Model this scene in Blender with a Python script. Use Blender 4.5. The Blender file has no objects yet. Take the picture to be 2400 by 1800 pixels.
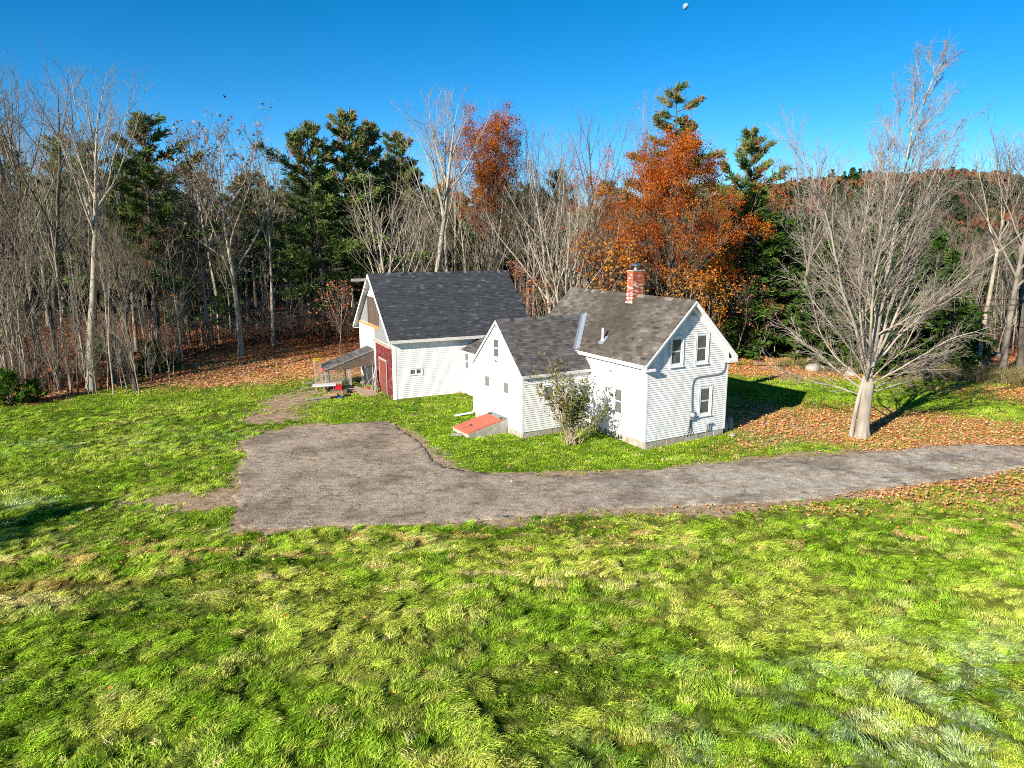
import bpy, math, random
import numpy as np
from mathutils import Vector, Matrix

# ------------------------------------------------------------------ camera, sky, sun, exposure
SC = bpy.context.scene
COL = SC.collection
CAM_H, PITCH, FPX = 10.58, 0.2005, 1722.35          # metres, radians, focal length in photo pixels (2400 wide)
cam_d = bpy.data.cameras.new('camera'); cam = bpy.data.objects.new('camera', cam_d); COL.objects.link(cam)
cam.location = (0, 0, CAM_H); cam.rotation_euler = (math.pi / 2 - PITCH, 0, 0)
cam_d.sensor_width = 36; cam_d.lens = 36 * FPX / 2400; cam_d.clip_start = 0.1; cam_d.clip_end = 6000
SC.camera = cam
SUN_EL = math.radians(24.0); SUN_XY = Vector((-0.664, -0.748)).normalized()   # where the sun stands
SUN_DIR = Vector((SUN_XY.x * math.cos(SUN_EL), SUN_XY.y * math.cos(SUN_EL), math.sin(SUN_EL)))
W = bpy.data.worlds.new('World'); SC.world = W; W.use_nodes = True
nt = W.node_tree; bg = nt.nodes['Background']
sky = nt.nodes.new('ShaderNodeTexSky'); sky.sky_type = 'NISHITA'; sky.sun_disc = False
sky.sun_elevation = SUN_EL; sky.sun_rotation = math.atan2(SUN_XY.x, SUN_XY.y) % (2 * math.pi)
sky.altitude = 4500; sky.air_density = 1.0; sky.dust_density = 0.0; sky.ozone_density = 3.0
hs = nt.nodes.new('ShaderNodeHueSaturation'); hs.inputs['Saturation'].default_value = 1.34; hs.inputs['Hue'].default_value = 0.492
nt.links.new(sky.outputs[0], hs.inputs['Color']); nt.links.new(hs.outputs[0], bg.inputs[0]); bg.inputs[1].default_value = 0.086
sun_d = bpy.data.lights.new('sun', 'SUN'); sun_d.energy = 5.0; sun_d.angle = math.radians(0.5); sun_d.color = (1.0, 0.925, 0.80)
sun = bpy.data.objects.new('sun', sun_d); COL.objects.link(sun); sun.location = (-60, -70, 45)
sun.rotation_euler = (-SUN_DIR).to_track_quat('-Z', 'Y').to_euler()
SC.view_settings.view_transform = 'Standard'; SC.view_settings.look = 'None'
SC.view_settings.exposure = 1.0; SC.view_settings.gamma = 1.0; SC.view_settings.use_curve_mapping = False
SC.render.engine = 'CYCLES'
SC.cycles.use_denoising = False
SC.cycles.max_bounces = 5; SC.cycles.diffuse_bounces = 2; SC.cycles.glossy_bounces = 2
SC.cycles.transmission_bounces = 3; SC.cycles.transparent_max_bounces = 6
SC.cycles.caustics_reflective = False; SC.cycles.caustics_refractive = False
SC.cycles.filter_width = 1.0; SC.cycles.adaptive_threshold = 0.02
D = 2400 / 2212.0        # enlargement of the view I measured on

# ------------------------------------------------------------------ small maths
def lerp(a, b, t): return a + (b - a) * t
def sstep(a, b, x):
    t = np.clip((np.asarray(x, float) - a) / (b - a), 0, 1); return t * t * (3 - 2 * t)
def vnoise(x, y, seed=0.0):
    x = np.asarray(x, float); y = np.asarray(y, float)
    xi = np.floor(x); yi = np.floor(y); fx = x - xi; fy = y - yi
    fx = fx * fx * (3 - 2 * fx); fy = fy * fy * (3 - 2 * fy)
    def h(a, b):
        s = np.sin(a * 127.1 + b * 311.7 + seed * 74.7) * 43758.5453; return s - np.floor(s)
    return lerp(lerp(h(xi, yi), h(xi + 1, yi), fx), lerp(h(xi, yi + 1), h(xi + 1, yi + 1), fx), fy)
def fbm(x, y, seed=0.0, o=4):
    s = 0; a = 0.5; t = 0
    for i in range(o):
        s = s + a * vnoise(x * 2 ** i + 17 * i, y * 2 ** i - 9 * i, seed + i); t += a; a *= 0.5
    return s / t
def gz(x, y):
    """height of the ground"""
    x = np.asarray(x, float); y = np.asarray(y, float)
    left = 1 / (1 + np.exp((x - 2) / 3.0))
    sp = 3 * np.log1p(np.exp(np.clip((y - 47) / 3.0, -30, 30)))
    rise = 0.05 * np.minimum(sp, 40) * left
    z = 0.10 + rise + 0.10 * (fbm(x * 0.12, y * 0.12, 3) - 0.5)
    z = z - 0.12 * np.exp(-(((x - 6.5) / 3.0) ** 2 + ((y - 33.5) / 3.0) ** 2))
    z = z - 0.35 * (1 - left) * sstep(48, 58, y)
    z = z + 0.05 * (fbm(x * 0.7, y * 0.7, 5, 3) - 0.5)
    far = sstep(28, 16, y)
    z = z + 0.25 * far * (fbm(x * 0.35, y * 0.5, 8, 3) - 0.5)
    fg = meadow(x, y); r1 = np.abs(fbm(x * .62 + .35 * y, y * .85 - .1 * x, 9, 3) - .5) * 2; z = z + fg * (.20 * (.30 - r1) + .13 * (fbm(x * 2.1, y * 2.4, 10, 2) - .5))
    return z
def meadow(x, y):
    e = np.interp(x, [-30, -18, -8.5, 0, 8, 16, 26], [27.5, 26, 25.5, 25.9, 26.8, 28.8, 33]); return sstep(-.4, -2.2, y - e)
CP, SP = math.cos(PITCH), math.sin(PITCH)
def ray(u, v):
    a = (u - 1200) / FPX; b = -(v - 900) / FPX
    return Vector((a, CP + b * SP, -SP + b * CP))
def at(dx, dy):
    """ground point seen at a place of the photo (2212-wide measure)"""
    r = ray(dx * D, dy * D); z = 0.1
    for _ in range(12):
        t = (z - CAM_H) / r.z; p = Vector((0, 0, CAM_H)) + r * t; z = float(gz(p.x, p.y))
    return Vector((p.x, p.y, z))
def at_y(dx, dy, Y):
    r = ray(dx * D, dy * D); t = Y / r.y; return Vector((0, 0, CAM_H)) + r * t
def col_at(dx, Y):
    z = 0.1
    for _ in range(4):
        dep = Y * CP - (z - CAM_H) * SP; x = (dx * D - 1200) / FPX * dep; z = float(gz(x, Y))
    return Vector((x, Y, z))

# ------------------------------------------------------------------ materials
MATS = {}
def _base(name):
    m = bpy.data.materials.new(name); m.use_nodes = True; n = m.node_tree
    b = n.nodes['Principled BSDF']; MATS[name] = m
    return m, n, b
def _mixc(n, fac, a, b):
    x = n.nodes.new('ShaderNodeMix'); x.data_type = 'RGBA'
    for sock, val in ((x.inputs[0], fac), (x.inputs[6], a), (x.inputs[7], b)):
        if hasattr(val, 'links'): n.links.new(val, sock)
        else: sock.default_value = val if isinstance(val, (int, float)) else (*val, 1)
    return x.outputs[2]
def _mulc(n, a, b, fac=1.0):
    x = n.nodes.new('ShaderNodeMix'); x.data_type = 'RGBA'; x.blend_type = 'MULTIPLY'; x.inputs[0].default_value = fac
    for sock, val in ((x.inputs[6], a), (x.inputs[7], b)):
        if hasattr(val, 'links'): n.links.new(val, sock)
        else: sock.default_value = (*val, 1)
    return x.outputs[2]
def _noise(n, scale, detail=4, coord='Object', rough=0.55, dim='3D', stretch=None):
    tc = n.nodes.new('ShaderNodeTexCoord'); t = n.nodes.new('ShaderNodeTexNoise')
    t.inputs['Scale'].default_value = scale; t.inputs['Detail'].default_value = detail; t.inputs['Roughness'].default_value = rough
    src = tc.outputs[coord]
    if coord == 'World':
        pass
    if stretch:
        mp = n.nodes.new('ShaderNodeMapping'); mp.inputs['Scale'].default_value = stretch; n.links.new(src, mp.inputs[0]); src = mp.outputs[0]
    n.links.new(src, t.inputs['Vector']); return t.outputs['Fac']
def _ramp(n, fac, stops):
    r = n.nodes.new('ShaderNodeValToRGB'); n.links.new(fac, r.inputs[0]); e = r.color_ramp.elements
    while len(e) < len(stops): e.new(0.5)
    for el, (p, c) in zip(e, stops): el.position = p; el.color = (*c, 1) if len(c) == 3 else c
    return r.outputs[0]
def _attr(n, name, kind='GEOMETRY'):
    a = n.nodes.new('ShaderNodeAttribute'); a.attribute_name = name; a.attribute_type = kind; return a
def mk(name, c, c2=None, scale=6.0, rough=0.8, bump=0.0, bscale=None, spec=0.3, metal=0.0, tint=None, stretch=None, detail=5, contrast=(0.3, 0.7), trans=0.0):
    m, n, b = _base(name)
    if c2 is None: c2 = tuple(v * 0.72 for v in c)
    f = _noise(n, scale, detail, stretch=stretch)
    mr = n.nodes.new('ShaderNodeMapRange'); mr.inputs[1].default_value, mr.inputs[2].default_value = contrast; n.links.new(f, mr.inputs[0])
    out = _mixc(n, mr.outputs[0], c2, c)
    if tint:
        a = _attr(n, 'tint'); out = _mulc(n, out, _ramp(n, a.outputs['Fac'], tint))
    n.links.new(out, b.inputs['Base Color'])
    b.inputs['Roughness'].default_value = rough; b.inputs['Metallic'].default_value = metal; b.inputs['Specular IOR Level'].default_value = spec
    if bump:
        bf = _noise(n, bscale or scale * 3, 6, stretch=stretch)
        bp = n.nodes.new('ShaderNodeBump'); bp.inputs['Strength'].default_value = bump; bp.inputs['Distance'].default_value = 0.02
        n.links.new(bf, bp.inputs['Height']); n.links.new(bp.outputs[0], b.inputs['Normal'])
    return m
def foliage(name, stops, trans=0.3, rough=0.6, inst=None):
    """leaf colour from the per-leaf 'tint' and, for scattered stuff, the colour each clump carries"""
    m = bpy.data.materials.new(name); m.use_nodes = True; n = m.node_tree; n.nodes.clear(); MATS[name] = m
    a = _attr(n, 'tint'); colr = _ramp(n, a.outputs['Fac'], stops)
    if inst:
        ia = _attr(n, inst, 'INSTANCER'); colr = _mulc(n, colr, ia.outputs['Color'])
    d = n.nodes.new('ShaderNodeBsdfDiffuse'); t = n.nodes.new('ShaderNodeBsdfTranslucent'); mx = n.nodes.new('ShaderNodeMixShader')
    mx.inputs[0].default_value = trans; o = n.nodes.new('ShaderNodeOutputMaterial')
    n.links.new(colr, d.inputs[0]); n.links.new(colr, t.inputs[0]); n.links.new(d.outputs[0], mx.inputs[1]); n.links.new(t.outputs[0], mx.inputs[2])
    n.links.new(mx.outputs[0], o.inputs[0]); return m

G3 = lambda a, b: [(0, (a,) * 3), (1, (b,) * 3)]
mk('vinyl', (0.77, 0.755, 0.72), (0.60, 0.585, 0.54), 1.3, 0.5, spec=0.3, bump=0.05, bscale=40, stretch=(2.2, 2.2, .5), contrast=(.30, .52))
mk('trim', (0.80, 0.80, 0.79), (0.72, 0.72, 0.71), 4, 0.5, bump=0.05)
mk('old_trim', (0.72, 0.71, 0.68), (0.42, 0.39, 0.34), 5, 0.8, bump=0.2, stretch=(1, 1, 4))
mk('shingle_brown', (0.150, 0.133, 0.116), (0.085, 0.072, 0.060), 1.1, 0.95, bump=0.6, bscale=60, spec=0.15, tint=[(0, (.42, .40, .38)), (.5, (1, 1, 1)), (1, (1.75, 1.75, 1.75))])
mk('shingle_grey', (0.115, 0.108, 0.104), (0.08, 0.074, 0.07), 2.0, 0.95, bump=0.6, bscale=60, spec=0.15, tint=[(0, (.45, .45, .45)), (.5, (1, 1, 1)), (1, (1.75, 1.75, 1.75))])
mk('shingle_black', (0.058, 0.062, 0.07), (0.045, 0.048, 0.055), 2.0, 0.95, bump=0.6, bscale=60, spec=0.15, tint=[(0, (.55, .55, .6)), (.55, (1, 1, 1)), (.8, (1.35, 1.35, 1.35)), (1, (2.5, 2.5, 2.5))])
mk('stone_base', (0.42, 0.38, 0.30), (0.26, 0.22, 0.17), 3.5, 0.95, bump=0.7, bscale=14)
mk('concrete', (0.46, 0.42, 0.35), (0.30, 0.27, 0.22), 4, 0.95, bump=0.4, bscale=25)
mk('pane', (0.135, 0.135, 0.125), (0.08, 0.08, 0.076), 3, 0.12, spec=0.5)
mk('blind', (0.20, 0.20, 0.19), (0.13, 0.13, 0.125), 3, 0.4, stretch=(1, 1, 18))
mk('flashing', (0.55, 0.60, 0.66), (0.42, 0.46, 0.52), 6, 0.35, metal=0.6)
mk('brick', (0.50, 0.13, 0.06), (0.36, 0.085, 0.045), 9, 0.9, bump=0.5, bscale=30, tint=[(0, (.6, .6, .7)), (.45, (1, 1, 1)), (.72, (1.25, 1.5, 1.5)), (.8, (1.5, 5, 9)), (1, (1.55, 5.5, 10.5))])
mk('mortar', (0.50, 0.44, 0.38), (0.36, 0.31, 0.26), 12, 0.95, bump=0.5)
mk('metal_dark', (0.14, 0.17, 0.22), (0.08, 0.10, 0.13), 6, 0.4, metal=0.6)
mk('galvanised', (0.50, 0.52, 0.53), (0.36, 0.38, 0.40), 8, 0.4, metal=0.7)
mk('pvc', (0.78, 0.77, 0.74), None, 5, 0.5)
mk('red_shingle', (0.17, 0.026, 0.024), (0.11, 0.018, 0.017), 7, 0.85, bump=0.3, tint=[(0, (.55, .55, .55)), (.5, (1, 1, 1)), (.75, (1.15, 1.6, 1.5)), (1, (2.0, 7, 8))])
mk('red_door', (0.27, 0.075, 0.05), (0.12, 0.03, 0.022), 3, 0.8, bump=0.3, stretch=(9, 9, 0.6))
mk('weathered', (0.16, 0.12, 0.092), (0.07, 0.05, 0.038), 3, 0.9, bump=0.5, stretch=(14, 14, 0.7), tint=G3(0.65, 1.3))
mk('new_wood', (0.50, 0.27, 0.085), (0.38, 0.19, 0.06), 4, 0.7, stretch=(1, 6, 6))
mk('plywood', (0.17, 0.13, 0.10), (0.075, 0.06, 0.05), 2.5, 0.9, bump=0.3)
mk('grey_ply', (0.27, 0.275, 0.265), (0.19, 0.195, 0.19), 3, 0.8)
mk('lumber', (0.46, 0.36, 0.25), (0.30, 0.22, 0.15), 4, 0.85, bump=0.3, stretch=(1, 8, 8))
mk('grey_lumber', (0.40, 0.37, 0.33), (0.25, 0.22, 0.19), 4, 0.9, bump=0.3, stretch=(1, 8, 8))
mk('coral', (0.52, 0.145, 0.09), (0.41, 0.11, 0.07), 3.5, 0.7, spec=0.25, bump=0.1)
mk('black_iron', (0.03, 0.03, 0.032), None, 5, 0.6)
mk('white_plastic', (0.76, 0.76, 0.76), (0.62, 0.62, 0.62), 5, 0.4)
mk('red_plastic', (0.55, 0.02, 0.03), (0.42, 0.02, 0.025), 5, 0.4)
mk('blue_tarp', (0.05, 0.16, 0.42), (0.03, 0.10, 0.28), 8, 0.5)
mk('cardboard', (0.40, 0.26, 0.14), (0.30, 0.19, 0.10), 4, 0.85)
mk('yellow', (0.75, 0.46, 0.03), None, 5, 0.5)
mk('slate_tarp', (0.13, 0.16, 0.20), (0.08, 0.10, 0.13), 3, 0.7)
mk('boulder', (0.42, 0.38, 0.32), (0.24, 0.21, 0.17), 2.5, 0.95, bump=0.8, bscale=8)
mk('moon', (0.27, 0.35, 0.46), (0.17, 0.26, 0.40), 0.08, 0.95, spec=0.0)  # blue veil of the daytime sky mixed into the base colour
mk('bird', (0.03, 0.03, 0.035), None, 4, 0.9)
mk('wire', (0.025, 0.025, 0.025), None, 4, 0.6)
mk('yellow_line', (0.62, 0.42, 0.06), None, 5, 0.7)
mk('asphalt', (0.075, 0.08, 0.09), (0.055, 0.058, 0.066), 8, 0.9, bump=0.3)
mk('bark_pale', (0.43, 0.375, 0.29), (0.21, 0.18, 0.135), 2.2, 0.95, bump=0.6, bscale=9, stretch=(1, 1, 0.35))
mk('bark_maple', (0.42, 0.37, 0.30), (0.20, 0.17, 0.135), 2.4, 0.95, bump=0.9, bscale=7, stretch=(1, 1, 0.25))
mk('bark_grey', (0.29, 0.25, 0.20), (0.14, 0.118, 0.094), 2.2, 0.95, bump=0.6, bscale=9, stretch=(1, 1, 0.35))
mk('bark_dark', (0.13, 0.105, 0.085), (0.07, 0.055, 0.045), 2.2, 0.95, bump=0.6, bscale=9, stretch=(1, 1, 0.35))
mk('twig_pale', (0.34, 0.285, 0.215), (0.20, 0.165, 0.125), 0.7, 0.95)
mk('twig_brown', (0.23, 0.18, 0.135), (0.13, 0.10, 0.078), 0.7, 0.95)
mk('twig_maple', (0.33, 0.275, 0.225), (0.20, 0.165, 0.135), 0.7, 0.95)
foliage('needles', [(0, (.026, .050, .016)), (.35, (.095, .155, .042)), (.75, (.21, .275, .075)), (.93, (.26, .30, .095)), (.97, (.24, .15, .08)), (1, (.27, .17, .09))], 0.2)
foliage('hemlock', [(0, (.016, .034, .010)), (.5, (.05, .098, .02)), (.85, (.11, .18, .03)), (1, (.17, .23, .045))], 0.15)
foliage('cone_brown', [(0, (.10, .055, .03)), (1, (.22, .12, .06))], 0.1)
foliage('oak_leaf', [(0, (.10, .022, .008)), (.3, (.26, .055, .010)), (.65, (.43, .105, .014)), (.88, (.54, .165, .018)), (1, (.56, .25, .03))], 0.25)
foliage('gold_leaf', [(0, (.32, .10, .012)), (.5, (.54, .20, .018)), (1, (.62, .33, .03))], 0.3)
foliage('russet_leaf', [(0, (.20, .055, .03)), (.5, (.40, .13, .06)), (1, (.52, .24, .11))], 0.25)
foliage('tan_leaf', [(0, (.20, .11, .07)), (.5, (.34, .20, .13)), (1, (.42, .27, .17))], 0.2)
foliage('lilac_leaf', [(0, (.05, .075, .02)), (.45, (.12, .15, .035)), (.75, (.20, .18, .05)), (.9, (.26, .14, .09)), (1, (.34, .17, .08))], 0.2)
foliage('shrub_leaf', [(0, (.03, .07, .012)), (.5, (.08, .17, .02)), (1, (.20, .28, .03))], 0.25)
foliage('grass', [(0, (.35, .42, .30)), (.3, (.75, .8, .7)), (.7, (1.1, 1.1, 1.05)), (1, (1.7, 1.6, 1.6))], 0.25, inst='gcol')
foliage('dead_leaf', [(0, (.65, .6, .55)), (.5, (1, 1, 1)), (1, (1.25, 1.25, 1.2))], 0.15, inst='gcol')
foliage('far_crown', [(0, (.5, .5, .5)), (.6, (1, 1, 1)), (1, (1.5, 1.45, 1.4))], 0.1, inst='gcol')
foliage('weed', [(0, (.10, .09, .03)), (.4, (.20, .18, .06)), (.8, (.34, .27, .12)), (1, (.40, .33, .18))], 0.2)

# ------------------------------------------------------------------ mesh helpers
def raw_mesh(name, verts, faces, mat, tint=None):
    """verts (N,3); faces = list of (M,k) index arrays; one float per face as 'tint'"""
    me = bpy.data.meshes.new(name); verts = np.asarray(verts, np.float32)
    me.vertices.add(len(verts)); me.vertices.foreach_set('co', verts.ravel())
    faces = [np.asarray(f, np.int32) for f in faces if len(f)]
    tot = np.concatenate([np.full(len(f), f.shape[1], np.int32) for f in faces])
    idx = np.concatenate([f.ravel() for f in faces])
    me.loops.add(len(idx)); me.loops.foreach_set('vertex_index', idx)
    me.polygons.add(len(tot)); start = np.concatenate([[0], np.cumsum(tot)[:-1]]).astype(np.int32)
    me.polygons.foreach_set('loop_start', start); me.polygons.foreach_set('loop_total', tot)
    me.update(calc_edges=True)
    if tint is not None:
        a = me.attributes.new('tint', 'FLOAT', 'FACE'); a.data.foreach_set('value', np.asarray(tint, np.float32))
    if mat: me.materials.append(MATS[mat] if isinstance(mat, str) else mat)
    return me
def link(name, me, parent=None, loc=None, smooth=False):
    o = bpy.data.objects.new(name, me); COL.objects.link(o)
    if parent is not None: o.parent = parent
    if loc is not None: o.location = loc
    if smooth and me is not None: me.polygons.foreach_set('use_smooth', [True] * len(me.polygons))
    return o
def tag(o, label=None, cat=None, group=None, kind=None):
    if label: o['label'] = label
    if cat: o['category'] = cat
    if group: o['group'] = group
    if kind: o['kind'] = kind
    return o
def empty(name, loc, rz=0.0, label=None, cat=None, group=None):
    o = bpy.data.objects.new(name, None); COL.objects.link(o); o.location = loc; o.rotation_euler = (0, 0, rz); o.empty_display_size = 0.3
    return tag(o, label, cat, group)
class MB:
    def __init__(s): s.v = []; s.f = []; s.t = []
    def add(s, vs, fs, t=0.5):
        b = len(s.v); s.v += [tuple(p) for p in vs]; s.f += [tuple(i + b for i in f) for f in fs]; s.t += [t] * len(fs); return s
    def hexa(s, a, b, t=0.5):      # two quads, corner to corner
        return s.add(list(a) + list(b), [(3, 2, 1, 0), (4, 5, 6, 7), (0, 1, 5, 4), (1, 2, 6, 5), (2, 3, 7, 6), (3, 0, 4, 7)], t)
    def box(s, lo, hi, t=0.5):
        (x0, y0, z0), (x1, y1, z1) = lo, hi
        return s.hexa([(x0, y0, z0), (x1, y0, z0), (x1, y1, z0), (x0, y1, z0)], [(x0, y0, z1), (x1, y0, z1), (x1, y1, z1), (x0, y1, z1)], t)
    def beam(s, a, b, w, h, up=(0, 0, 1), t=0.5):
        a = Vector(a); b = Vector(b); d = (b - a).normalized(); sd = d.cross(Vector(up))
        if sd.length < 1e-4: sd = d.cross(Vector((1, 0, 0)))
        sd.normalize(); u = sd.cross(d).normalized(); sd = sd * w / 2; u = u * h / 2
        return s.hexa([a - sd - u, a + sd - u, a + sd + u, a - sd + u], [b - sd - u, b + sd - u, b + sd + u, b - sd + u], t)
    def prism(s, poly, vec, t=0.5):
        k = len(poly); vec = Vector(vec); p = [Vector(q) for q in poly]
        return s.add(p + [q + vec for q in p], [tuple(range(k - 1, -1, -1)), tuple(range(k, 2 * k))] + [(i, (i + 1) % k, k + (i + 1) % k, k + i) for i in range(k)], t)
    def tube(s, pts, r, n=8, t=0.5, cap=True):
        pts = [Vector(p) for p in pts]; rs = r if hasattr(r, '__len__') else [r] * len(pts); b = len(s.v); prev = None
        for i, p in enumerate(pts):
            d = (pts[min(i + 1, len(pts) - 1)] - pts[max(i - 1, 0)]).normalized()
            if prev is None: prev = d.orthogonal().normalized()
            prev = (prev - d * prev.dot(d)).normalized(); q = d.cross(prev)
            s.v += [tuple(p + (prev * math.cos(2 * math.pi * j / n) + q * math.sin(2 * math.pi * j / n)) * rs[i]) for j in range(n)]
        fs = [(b + i * n + j, b + i * n + (j + 1) % n, b + (i + 1) * n + (j + 1) % n, b + (i + 1) * n + j) for i in range(len(pts) - 1) for j in range(n)]
        if cap: fs += [tuple(b + j for j in range(n - 1, -1, -1)), tuple(b + (len(pts) - 1) * n + j for j in range(n))]
        s.f += fs; s.t += [t] * len(fs); return s
    def build(s, name, mat, parent=None, loc=None, smooth=False):
        me = bpy.data.meshes.new(name); me.from_pydata(s.v, [], s.f); me.update()
        a = me.attributes.new('tint', 'FLOAT', 'FACE'); a.data.foreach_set('value', np.asarray(s.t, np.float32))
        me.materials.append(MATS[mat]); return link(name, me, parent, loc, smooth)

def rotz(p, a):
    c, s_ = math.cos(a), math.sin(a); return Vector((p[0] * c - p[1] * s_, p[0] * s_ + p[1] * c, p[2]))

# ------------------------------------------------------------------ places on the ground, used by the soil, the grass and the leaves
def smooth_poly(pts, sub=6):
    out = []; n = len(pts)
    for i in range(n):
        p0, p1, p2, p3 = pts[i - 1], pts[i], pts[(i + 1) % n], pts[(i + 2) % n]
        for k in range(sub):
            t = k / sub
            out.append(0.5 * ((2 * p1) + (p2 - p0) * t + (2 * p0 - 5 * p1 + 4 * p2 - p3) * t * t + (3 * p1 - p0 - 3 * p2 + p3) * t ** 3))
    return out
DRIVE_PX = [(545, 945), (610, 929), (720, 919), (800, 913), (846, 914), (876, 938), (915, 966), (934, 996), (965, 1012), (1030, 1022), (1130, 1026),
            (1250, 1028), (1370, 1020), (1500, 1005), (1650, 992), (1800, 985), (1900, 978), (2010, 967), (2110, 962), (2212, 964), (2420, 955),
            (2480, 985), (2300, 1003), (2212, 1011), (2140, 1027), (2000, 1046), (1850, 1065), (1700, 1083), (1550, 1092), (1400, 1098),
            (1250, 1106), (1100, 1120), (1000, 1128), (900, 1133), (800, 1137), (690, 1140), (590, 1143), (528, 1142), (506, 1124), (516, 1096), (502, 1070), (524, 1052), (512, 1018), (538, 990), (524, 966)]
_dp = smooth_poly([np.array([p.x, p.y]) for p in (at(*q) for q in DRIVE_PX)], 8)
_rg = np.random.default_rng(5)
DRIVE = []
for i, p in enumerate(_dp):
    a = _dp[i - 1]; b = _dp[(i + 1) % len(_dp)]; t = b - a; t = t / (np.linalg.norm(t) + 1e-9); nrm = np.array([-t[1], t[0]])
    DRIVE.append(p + nrm * (0.30 * (fbm(p[0] * 1.1, p[1] * 1.1, 21, 3) - 0.5) + 0.09 * (_rg.random() - 0.5)))
DRIVE = np.array(DRIVE)
def in_poly(x, y, P):
    x = np.asarray(x); y = np.asarray(y); ins = np.zeros(x.shape, bool); j = len(P) - 1
    for i in range(len(P)):
        xi, yi = P[i]; xj, yj = P[j]
        c = ((yi > y) != (yj > y)) & (x < (xj - xi) * (y - yi) / (yj - yi + 1e-12) + xi); ins ^= c; j = i
    return ins
def seg_dist(x, y, P, closed=True):
    x = np.asarray(x, float); d = np.full(x.shape, 1e9); m = len(P)
    for i in range(m if closed else m - 1):
        a = P[i]; b = P[(i + 1) % m]; v = b - a; t = np.clip(((x - a[0]) * v[0] + (y - a[1]) * v[1]) / (v @ v + 1e-9), 0, 1); d = np.minimum(d, np.hypot(x - a[0] - v[0] * t, y - a[1] - v[1] * t))
    return d
def blob(x, y, px, rx, ry, rot=0.0):
    """soft patch round a place of the photo; radii in metres"""
    p = at(*px); c, s_ = math.cos(rot), math.sin(rot); dx = x - p.x; dy = y - p.y
    return np.exp(-(((dx * c + dy * s_) / rx) ** 2 + ((-dx * s_ + dy * c) / ry) ** 2))
HC = Vector((6.597, 35.265)); HYAW = -1.0431; BC = Vector((-7.539, 46.103)); BYAW = -1.1271
def local(x, y, c, yaw):
    dx = x - c.x; dy = y - c.y; cs, sn = math.cos(yaw), math.sin(yaw); return dx * cs + dy * sn, -dx * sn + dy * cs
def in_building(x, y, pad=0.0):
    hx, hy = local(x, y, HC, HYAW); bx, by = local(x, y, BC, BYAW)
    r = (hx > -10.25 - pad) & (hx < pad) & (hy > -pad) & (hy < 5.46 + pad)
    r |= (hx > -10.0 - pad) & (hx < -4.66 + pad) & (hy > -4.31 - pad) & (hy < 0.2)
    r |= (hx > -16.2) & (hx < -9.8) & (hy > -2.0 - pad) & (hy < 2.2)
    r |= (bx > -8.57 - pad) & (bx < pad) & (by > -pad) & (by < 9.6 + pad)
    r |= (hx > -8.1) & (hx < -5.9) & (hy > -6.8) & (hy < -4.2)
    return r
WOOD_EDGE = [(-60, 860), (0, 872), (100, 868), (200, 858), (260, 830), (330, 812), (400, 772), (480, 757), (560, 750), (700, 745), (800, 742)]
_we = [at(*p) for p in WOOD_EDGE]
EX = np.array([-90, -60] + [p.x for p in _we] + [0, 12, 18, 24, 40, 90]); EY = np.array([25, 38] + [p.y for p in _we] + [68, 66, 66, 65, 66, 66])
_o = np.argsort(EX); EX = EX[_o]; EY = EY[_o]
def wood_edge(x): return np.interp(x, EX, EY)
RA = np.array([22.0, 66.5]); RB = np.array([41.0, 55.0]); RDIR = (RB - RA) / np.linalg.norm(RB - RA); RN = np.array([-RDIR[1], RDIR[0]])
if RN[1] < 0: RN = -RN
def road_dist(x, y): return (x - RA[0]) * RN[0] + (y - RA[1]) * RN[1]     # 0 at the near edge, 6 at the far one
TREE_B = at(1860, 944)
LB1 = at(360, 826); LB2 = at(775, 806)
def leaf_field(x, y):
    n = fbm(x * 0.5, y * 0.5, 31); f = fbm(x * 1.7, y * 1.7, 32)
    v = 1.5 * blob(x, y, (1960, 930), 8.5, 4.0, -0.35) + 1.3 * blob(x, y, (2190, 945), 7.0, 3.2, -0.4) + 1.0 * blob(x, y, (1760, 935), 3.6, 1.7, -0.3) + 0.9 * blob(x, y, (2200, 850), 5, 3.0, -0.3)
    v = v + 1.2 * blob(x, y, (1700, 800), 6.5, 4.0, -0.4) + 0.5 * blob(x, y, (1850, 790), 7, 3.5, -0.3) + 1.2 * blob(x, y, (2200, 1048), 4.2, 1.7, -0.3) + 0.8 * blob(x, y, (2050, 1080), 4.5, 1.3, -0.25) + .45 * blob(x, y, (1750, 1105), 5, .7, -.1)
    v = v * (0.35 + 1.3 * n) * (0.55 + 0.9 * f)
    v = v + 0.8 * blob(x, y, (600, 800), 8, 5.0, 0.25) * (0.4 + 1.2 * n) + 0.35 * blob(x, y, (420, 820), 6, 3, 0.2)
    v = v + 0.55 * blob(x, y, (1600, 965), 2.6, 1.0, 0.45) * (0.3 + 1.4 * f) + 0.35 * blob(x, y, (960, 850), 3.5, 0.7, 0.1) * (0.3 + 1.4 * f)
    t = np.clip((x - LB1.x) / (LB2.x - LB1.x), 0, 1); v = v + 1.0 * sstep(-1.8, 1.6, y - (LB1.y + (LB2.y - LB1.y) * t) + 2.0 * (n - .5)) * sstep(LB1.x - 3, LB1.x, x) * sstep(LB2.x + 2.5, LB2.x + .5, x) * (.35 + 1.0 * f)
    v = v + 1.1 * sstep(-2.5, 1.5, y - wood_edge(x)) + 0.9 * sstep(-2.5, -0.5, road_dist(x, y)) * (x > 15)
    return np.clip(v, 0, 1)
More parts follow.
